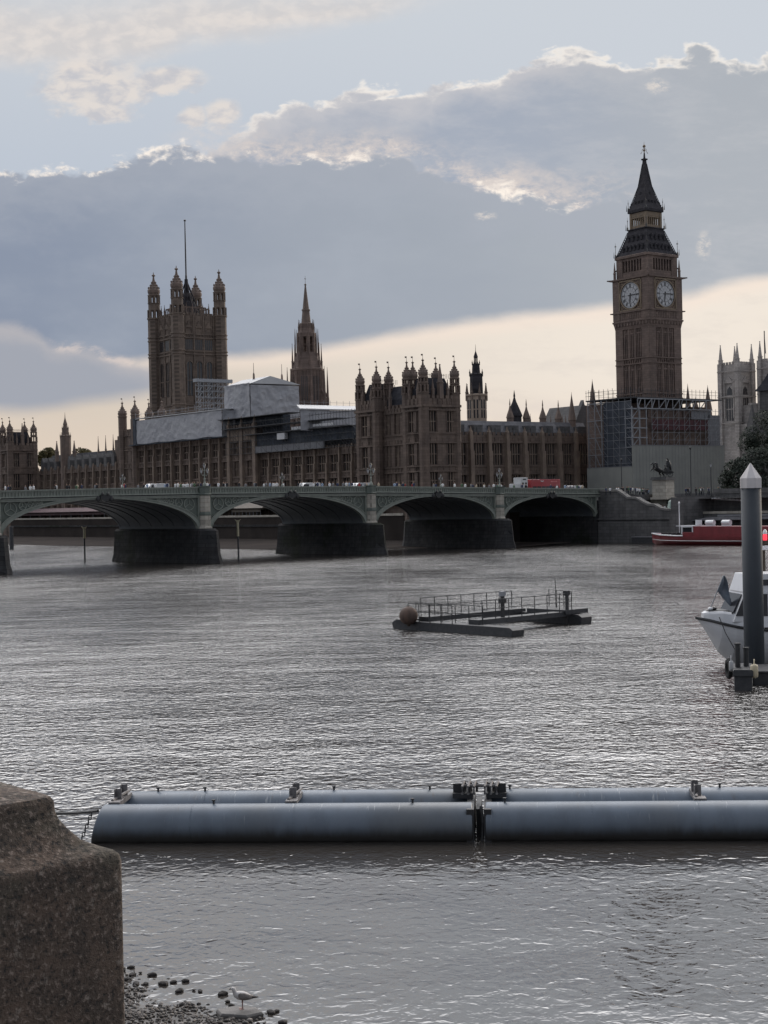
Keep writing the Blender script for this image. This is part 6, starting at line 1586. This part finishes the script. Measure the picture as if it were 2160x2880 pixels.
w0, w1 = ground(352, 2712), ground(800, 2880); wd = (w1 - w0).normalized(); wn = Vector((-wd.y, wd.x, 0)); wn = -wn if wn.x > 0 else wn     # landward
wn = Vector((wd.y, -wd.x, 0)); wn = wn if wn.y < 0 else -wn
rd = random.Random(4)
def shore_z(a, d): return -.06 + .075 * d + .035 * sin(a * 1.7 + d * .8) + .02 * sin(a * 4.1 + 1) + .015 * sin(d * 3 + a * 2.3)
m = MB(); na, nd = 60, 34; V_ = []
for i in range(na + 1):
    for j in range(nd + 1):
        a, d = -14 + 34 * i / na, -1.6 + 24 * (j / nd) ** 1.6; p = w0 + wd * a + wn * d; V_.append((p.x, p.y, shore_z(a, d)))
m.add(V_, [(i * (nd + 1) + j, i * (nd + 1) + j + 1, (i + 1) * (nd + 1) + j + 1, (i + 1) * (nd + 1) + j) for i in range(na) for j in range(nd)])
struct('foreshore', m, WETM, smooth=True)
def stone(mb, c, r, rd, n=7, k_=4, flat=.6):
    ph = [rd.uniform(0, 6) for _ in range(3)]; an = rd.uniform(0, pi); el_ = rd.uniform(.65, 1.0); ca, sa = cos(an), sin(an); rings = []
    for i in range(k_ + 1):
        t = pi * (i + .12) / (k_ + .24); rg = []
        for j in range(n):
            f = 2 * pi * j / n; rr = r * sin(t) * (1 + .16 * sin(2 * f + ph[0]) + .12 * sin(3 * f + ph[1] + t))
            x, y = rr * cos(f), rr * sin(f) * el_; rg.append((c[0] + x * ca - y * sa, c[1] + x * sa + y * ca, c[2] - r * flat * cos(t) * (1 + .1 * sin(f + ph[2]))))
        rings.append(rg)
    mb.loft(rings)
m = MB()
for i in range(12500):
    a = rd.uniform(-5, 6.2); d = rd.uniform(0, 1) ** 1.1 * 6.0 - .3
    if d < .5 and rd.random() < .7: continue
    r = min(.10, abs(rd.gauss(0, .018)) + .017)
    p = w0 + wd * a + wn * d; stone(m, (p.x, p.y, shore_z(a, d) + r * .3), r, rd, 6, 3, .65)
tag(m.build('pebbles', PEB, smooth=True), kind='stuff')
ROCK = mat('dark_wet_stone', (.016, .014, .014), (.03, .026, .024), 3, rough=.6, spec=.2, bump=.02)
for px, py, r in [(370, 2718, .17), (372, 2740, .2), (395, 2734, .09), (428, 2740, .24), (460, 2765, .26), (487, 2760, .17), (522, 2757, .2), (505, 2785, .24), (545, 2783, .1), (563, 2786, .14), (626, 2794, .27), (345, 2728, .16), (360, 2752, .18), (640, 2815, .12), (650, 2826, .15), (709, 2840, .1), (722, 2854, .16), (762, 2846, .22), (778, 2842, .14), (796, 2874, .22), (410, 2765, .16), (383, 2765, .2)]:
    c_ = ground(px, py + 4); r *= .62; mm = MB(); stone(mm, (c_.x, c_.y, .02), r * .66, rd, 10, 6, .5)
    tag(mm.build('rock', ROCK, None, origin=(c_.x, c_.y, .0)), 'dark wet stone lying at the edge of the water on the pebble shore', 'rock', 'dark stones along the waterline')
c_ = ground(668, 2857); m = MB(); m.loft([[(c_.x + x * k_, c_.y + y * k_, z) for x, y in ((-.42, .12), (-.1, .3), (.35, .2), (.5, -.1), (.2, -.28), (-.3, -.15))] for k_, z in ((1.0, -.05), (1.02, .06), (.93, .10))])
SLAB = tag(m.build('flat_stone', mat('grey_slab_stone', (.13, .12, .115), (.09, .085, .08), 3, rough=.6, bump=.02), None, origin=(c_.x, c_.y, 0), bevel=.012), 'flat grey slab lying on the shore under the gull', 'stone')
# ---- gull
GW = mat('white_feathers', (.58, .56, .54), (.50, .48, .47), 20, rough=.9); GG = mat('grey_mottled_feathers', (.24, .215, .20), (.15, .135, .125), 22, rough=.9); GD = mat('dark_wing_feathers', (.035, .03, .03), rough=.9); GL = mat('pinkish_leg_skin', (.30, .19, .17), rough=.7)
gp_ = ground(683, 2852); gu = empty('gull', (gp_.x, gp_.y, .10), pi + .25, 'pale gull with grey mottled wings standing on a flat slab by the water', 'gull')
m = MB(); ctr = [(-.19, .215, .012, .012), (-.14, .222, .045, .04), (-.07, .235, .072, .072), (.0, .25, .085, .088), (.07, .268, .078, .085), (.12, .29, .058, .066), (.145, .325, .042, .045), (.155, .36, .038, .04), (.168, .392, .042, .042), (.19, .405, .034, .034), (.212, .402, .016, .016)]
n = 12; rings = []
for i, (x, z, ry, rzz) in enumerate(ctr):
    a = ctr[max(i - 1, 0)]; b = ctr[min(i + 1, len(ctr) - 1)]; t = Vector((b[0] - a[0], 0, b[1] - a[1])).normalized(); up = Vector((-t.z, 0, t.x))
    rings.append([Vector((x, 0, z)) + up * (rzz * sin(2 * pi * j / n)) + Vector((0, ry * cos(2 * pi * j / n), 0)) for j in range(n)])
m.loft(rings); m.build('body', GW, gu, smooth=True)
for sg in (-1, 1):
    m = MB(); rg = []
    for x, z, h_, w_ in ((.09, .275, .03, .01), (.05, .268, .062, .016), (-.03, .25, .07, .02), (-.12, .228, .05, .018), (-.19, .21, .028, .012), (-.23, .20, .014, .006)):
        yb = max(.018, .083 * (1 - ((x - .01) / .24) ** 2)); rg.append([(x, sg * (yb + w_ * cos(2 * pi * j / 8)), z + h_ * sin(2 * pi * j / 8)) for j in range(8)])
    m.loft(rg); wg = m.build('wing', GG, gu, smooth=True)
    m = MB(); m.path([(-.17, sg * .03, .215), (-.25, sg * .012, .20), (-.31, sg * .004, .193)], [.022, .016, .004], 6); adopt(m.build('wing_tip', GD), wg)
    m = MB(); m.path([(.0, sg * .035, .19), (.005, sg * .035, .1), (.0, sg * .035, .01)], [.013, .008, .009], 6); m.slab([(-.015, sg * .035, .0), (.06, sg * .035 - .03, .0), (.065, sg * .035, .0), (.06, sg * .035 + .03, .0)], (0, 0, .01)); m.build('leg', GL, gu)
    m = MB(); m.ball((.19, sg * .031, .412), .007, .006, .007, 6, 5); m.build('eye', GD, gu)
m = MB(); m.path([(.205, 0, .402), (.235, 0, .398), (.258, 0, .388)], [.013, .010, .003], 6); m.build('beak', GD, gu)
m = MB(); m.slab([(-.15, -.03, .222), (-.15, .03, .222), (-.29, .028, .198), (-.29, -.028, .198)], (0, 0, .008)); m.build('tail', GD, gu)

# ================================================================ STONE PIER, near left
RG = bpy.data.materials.new('mossy_granite'); RG.use_nodes = True; q = NT(RG.node_tree); bs = RG.node_tree.nodes['Principled BSDF']; bs.inputs['Roughness'].default_value = .9
t = q.n('ShaderNodeTexCoord').outputs['Object']
grain = q.noise(t, 95, 4, .7); blot = q.noise(t, 14, 6, .65); big = q.noise(t, 3.2, 5, .6); sp3 = q.noise(t, 42, 3, .6)
cc = q.mix(q.smooth(blot, .35, .65), (.088, .060, .044, 1), (.048, .035, .027, 1)); cc = q.mix(q.m('MULTIPLY', q.smooth(big, .48, .66), .7), cc, (.065, .062, .045, 1))
cc = q.mix(q.m('MULTIPLY', q.smooth(grain, .54, .64), .9), cc, (.19, .15, .125, 1)); cc = q.mix(q.m('MULTIPLY', q.smooth(sp3, .60, .68), .5), cc, (.24, .205, .175, 1)); cc = q.mix(q.m('MULTIPLY', q.smooth(grain, .47, .38), .9), cc, (.014, .012, .011, 1)); cc = q.mix(q.m('MULTIPLY', q.smooth(q.noise(t, 26, 4, .65), .60, .68), .7), cc, (.02, .017, .015, 1))
q.put(bs.inputs['Base Color'], cc)
bb = q.n('ShaderNodeBump'); bb.inputs['Distance'].default_value = .022; bb.inputs['Strength'].default_value = 1.0
q.put(bb.inputs['Height'], q.m('ADD', q.m('MULTIPLY', grain, .4), q.m('ADD', q.m('MULTIPLY', blot, .45), q.m('MULTIPLY', sp3, .3)))); q.put(bs.inputs['Normal'], bb.outputs[0])
YP, AP = 2.6, R(40)
C0 = at(347, 2392, YP); pxd = Vector((cos(AP), sin(AP), 0)); pyd = Vector((-sin(AP), cos(AP), 0))
sp_e = empty('stone_pier', (C0.x, C0.y, 8.0), AP, 'rough mossy stone pier with a stepped cap, close at lower left', 'stone pier')
z0 = C0.z - 8.0
def rrect(x0, x1, y0, y1, r, z, n=4):
    pts = []
    for cx_, cy_, a0 in ((x1 - r, y0 + r, -pi / 2), (x1 - r, y1 - r, 0), (x0 + r, y1 - r, pi / 2), (x0 + r, y0 + r, pi)):
        for i in range(n + 1):
            a = a0 + pi / 2 * i / n; pts.append((cx_ + r * cos(a), cy_ + r * sin(a), z))
    return pts
XL = -1.3; YD = .9
prof = [(0.0, -8.5), (0.0, z0 - .016), (-.003, z0 - .006), (-.010, z0 + .0), (-.03, z0 + .007), (-.048, z0 + .016), (-.058, z0 + .028), (-.068, z0 + .040), (-.077, z0 + .054), (-.081, z0 + .066), (-.083, z0 + .086), (-.088, z0 + .094), (-.30, z0 + .114)]
m = MB(); rings = []
for d, z in prof: rings.append(rrect(XL - d, d, -d, YD + d, .012, z))
dens = []
m.loft(rings); po = m.build('cap', RG, sp_e)
# roughen the arrises: subdivide and push the surface about a little
me = po.data; bm = bmesh.new(); bm.from_mesh(me)
bmesh.ops.subdivide_edges(bm, edges=[e_ for e_ in bm.edges if e_.calc_length() > .12 and max(v.co.z for v in e_.verts) > z0 - .8], cuts=14, use_grid_fill=True)
from mathutils import noise as mn
for v in bm.verts:
    nv = mn.noise_vector(v.co * 9) * .0022 + mn.noise_vector(v.co * 30) * .0016; v.co += nv
bmesh.ops.recalc_face_normals(bm, faces=bm.faces); bm.to_mesh(me); bm.free()
for pol in me.polygons: pol.use_smooth = True
me.set_sharp_from_angle(angle=R(40))
# walkway and low wall under the viewer's feet
g = MB(); g.box(-40, 40, -12, 2.0, 7.6, 8.0); struct('walkway', g, M['ground'])
e = empty('quay_wall', (0, 2.5, 8), 0, 'low granite quay wall below the viewer', 'river wall')
m = MB(); m.box(-40, 40, -.5, 0, -9, .55); m.build('wall', M['wall_grey'], e)
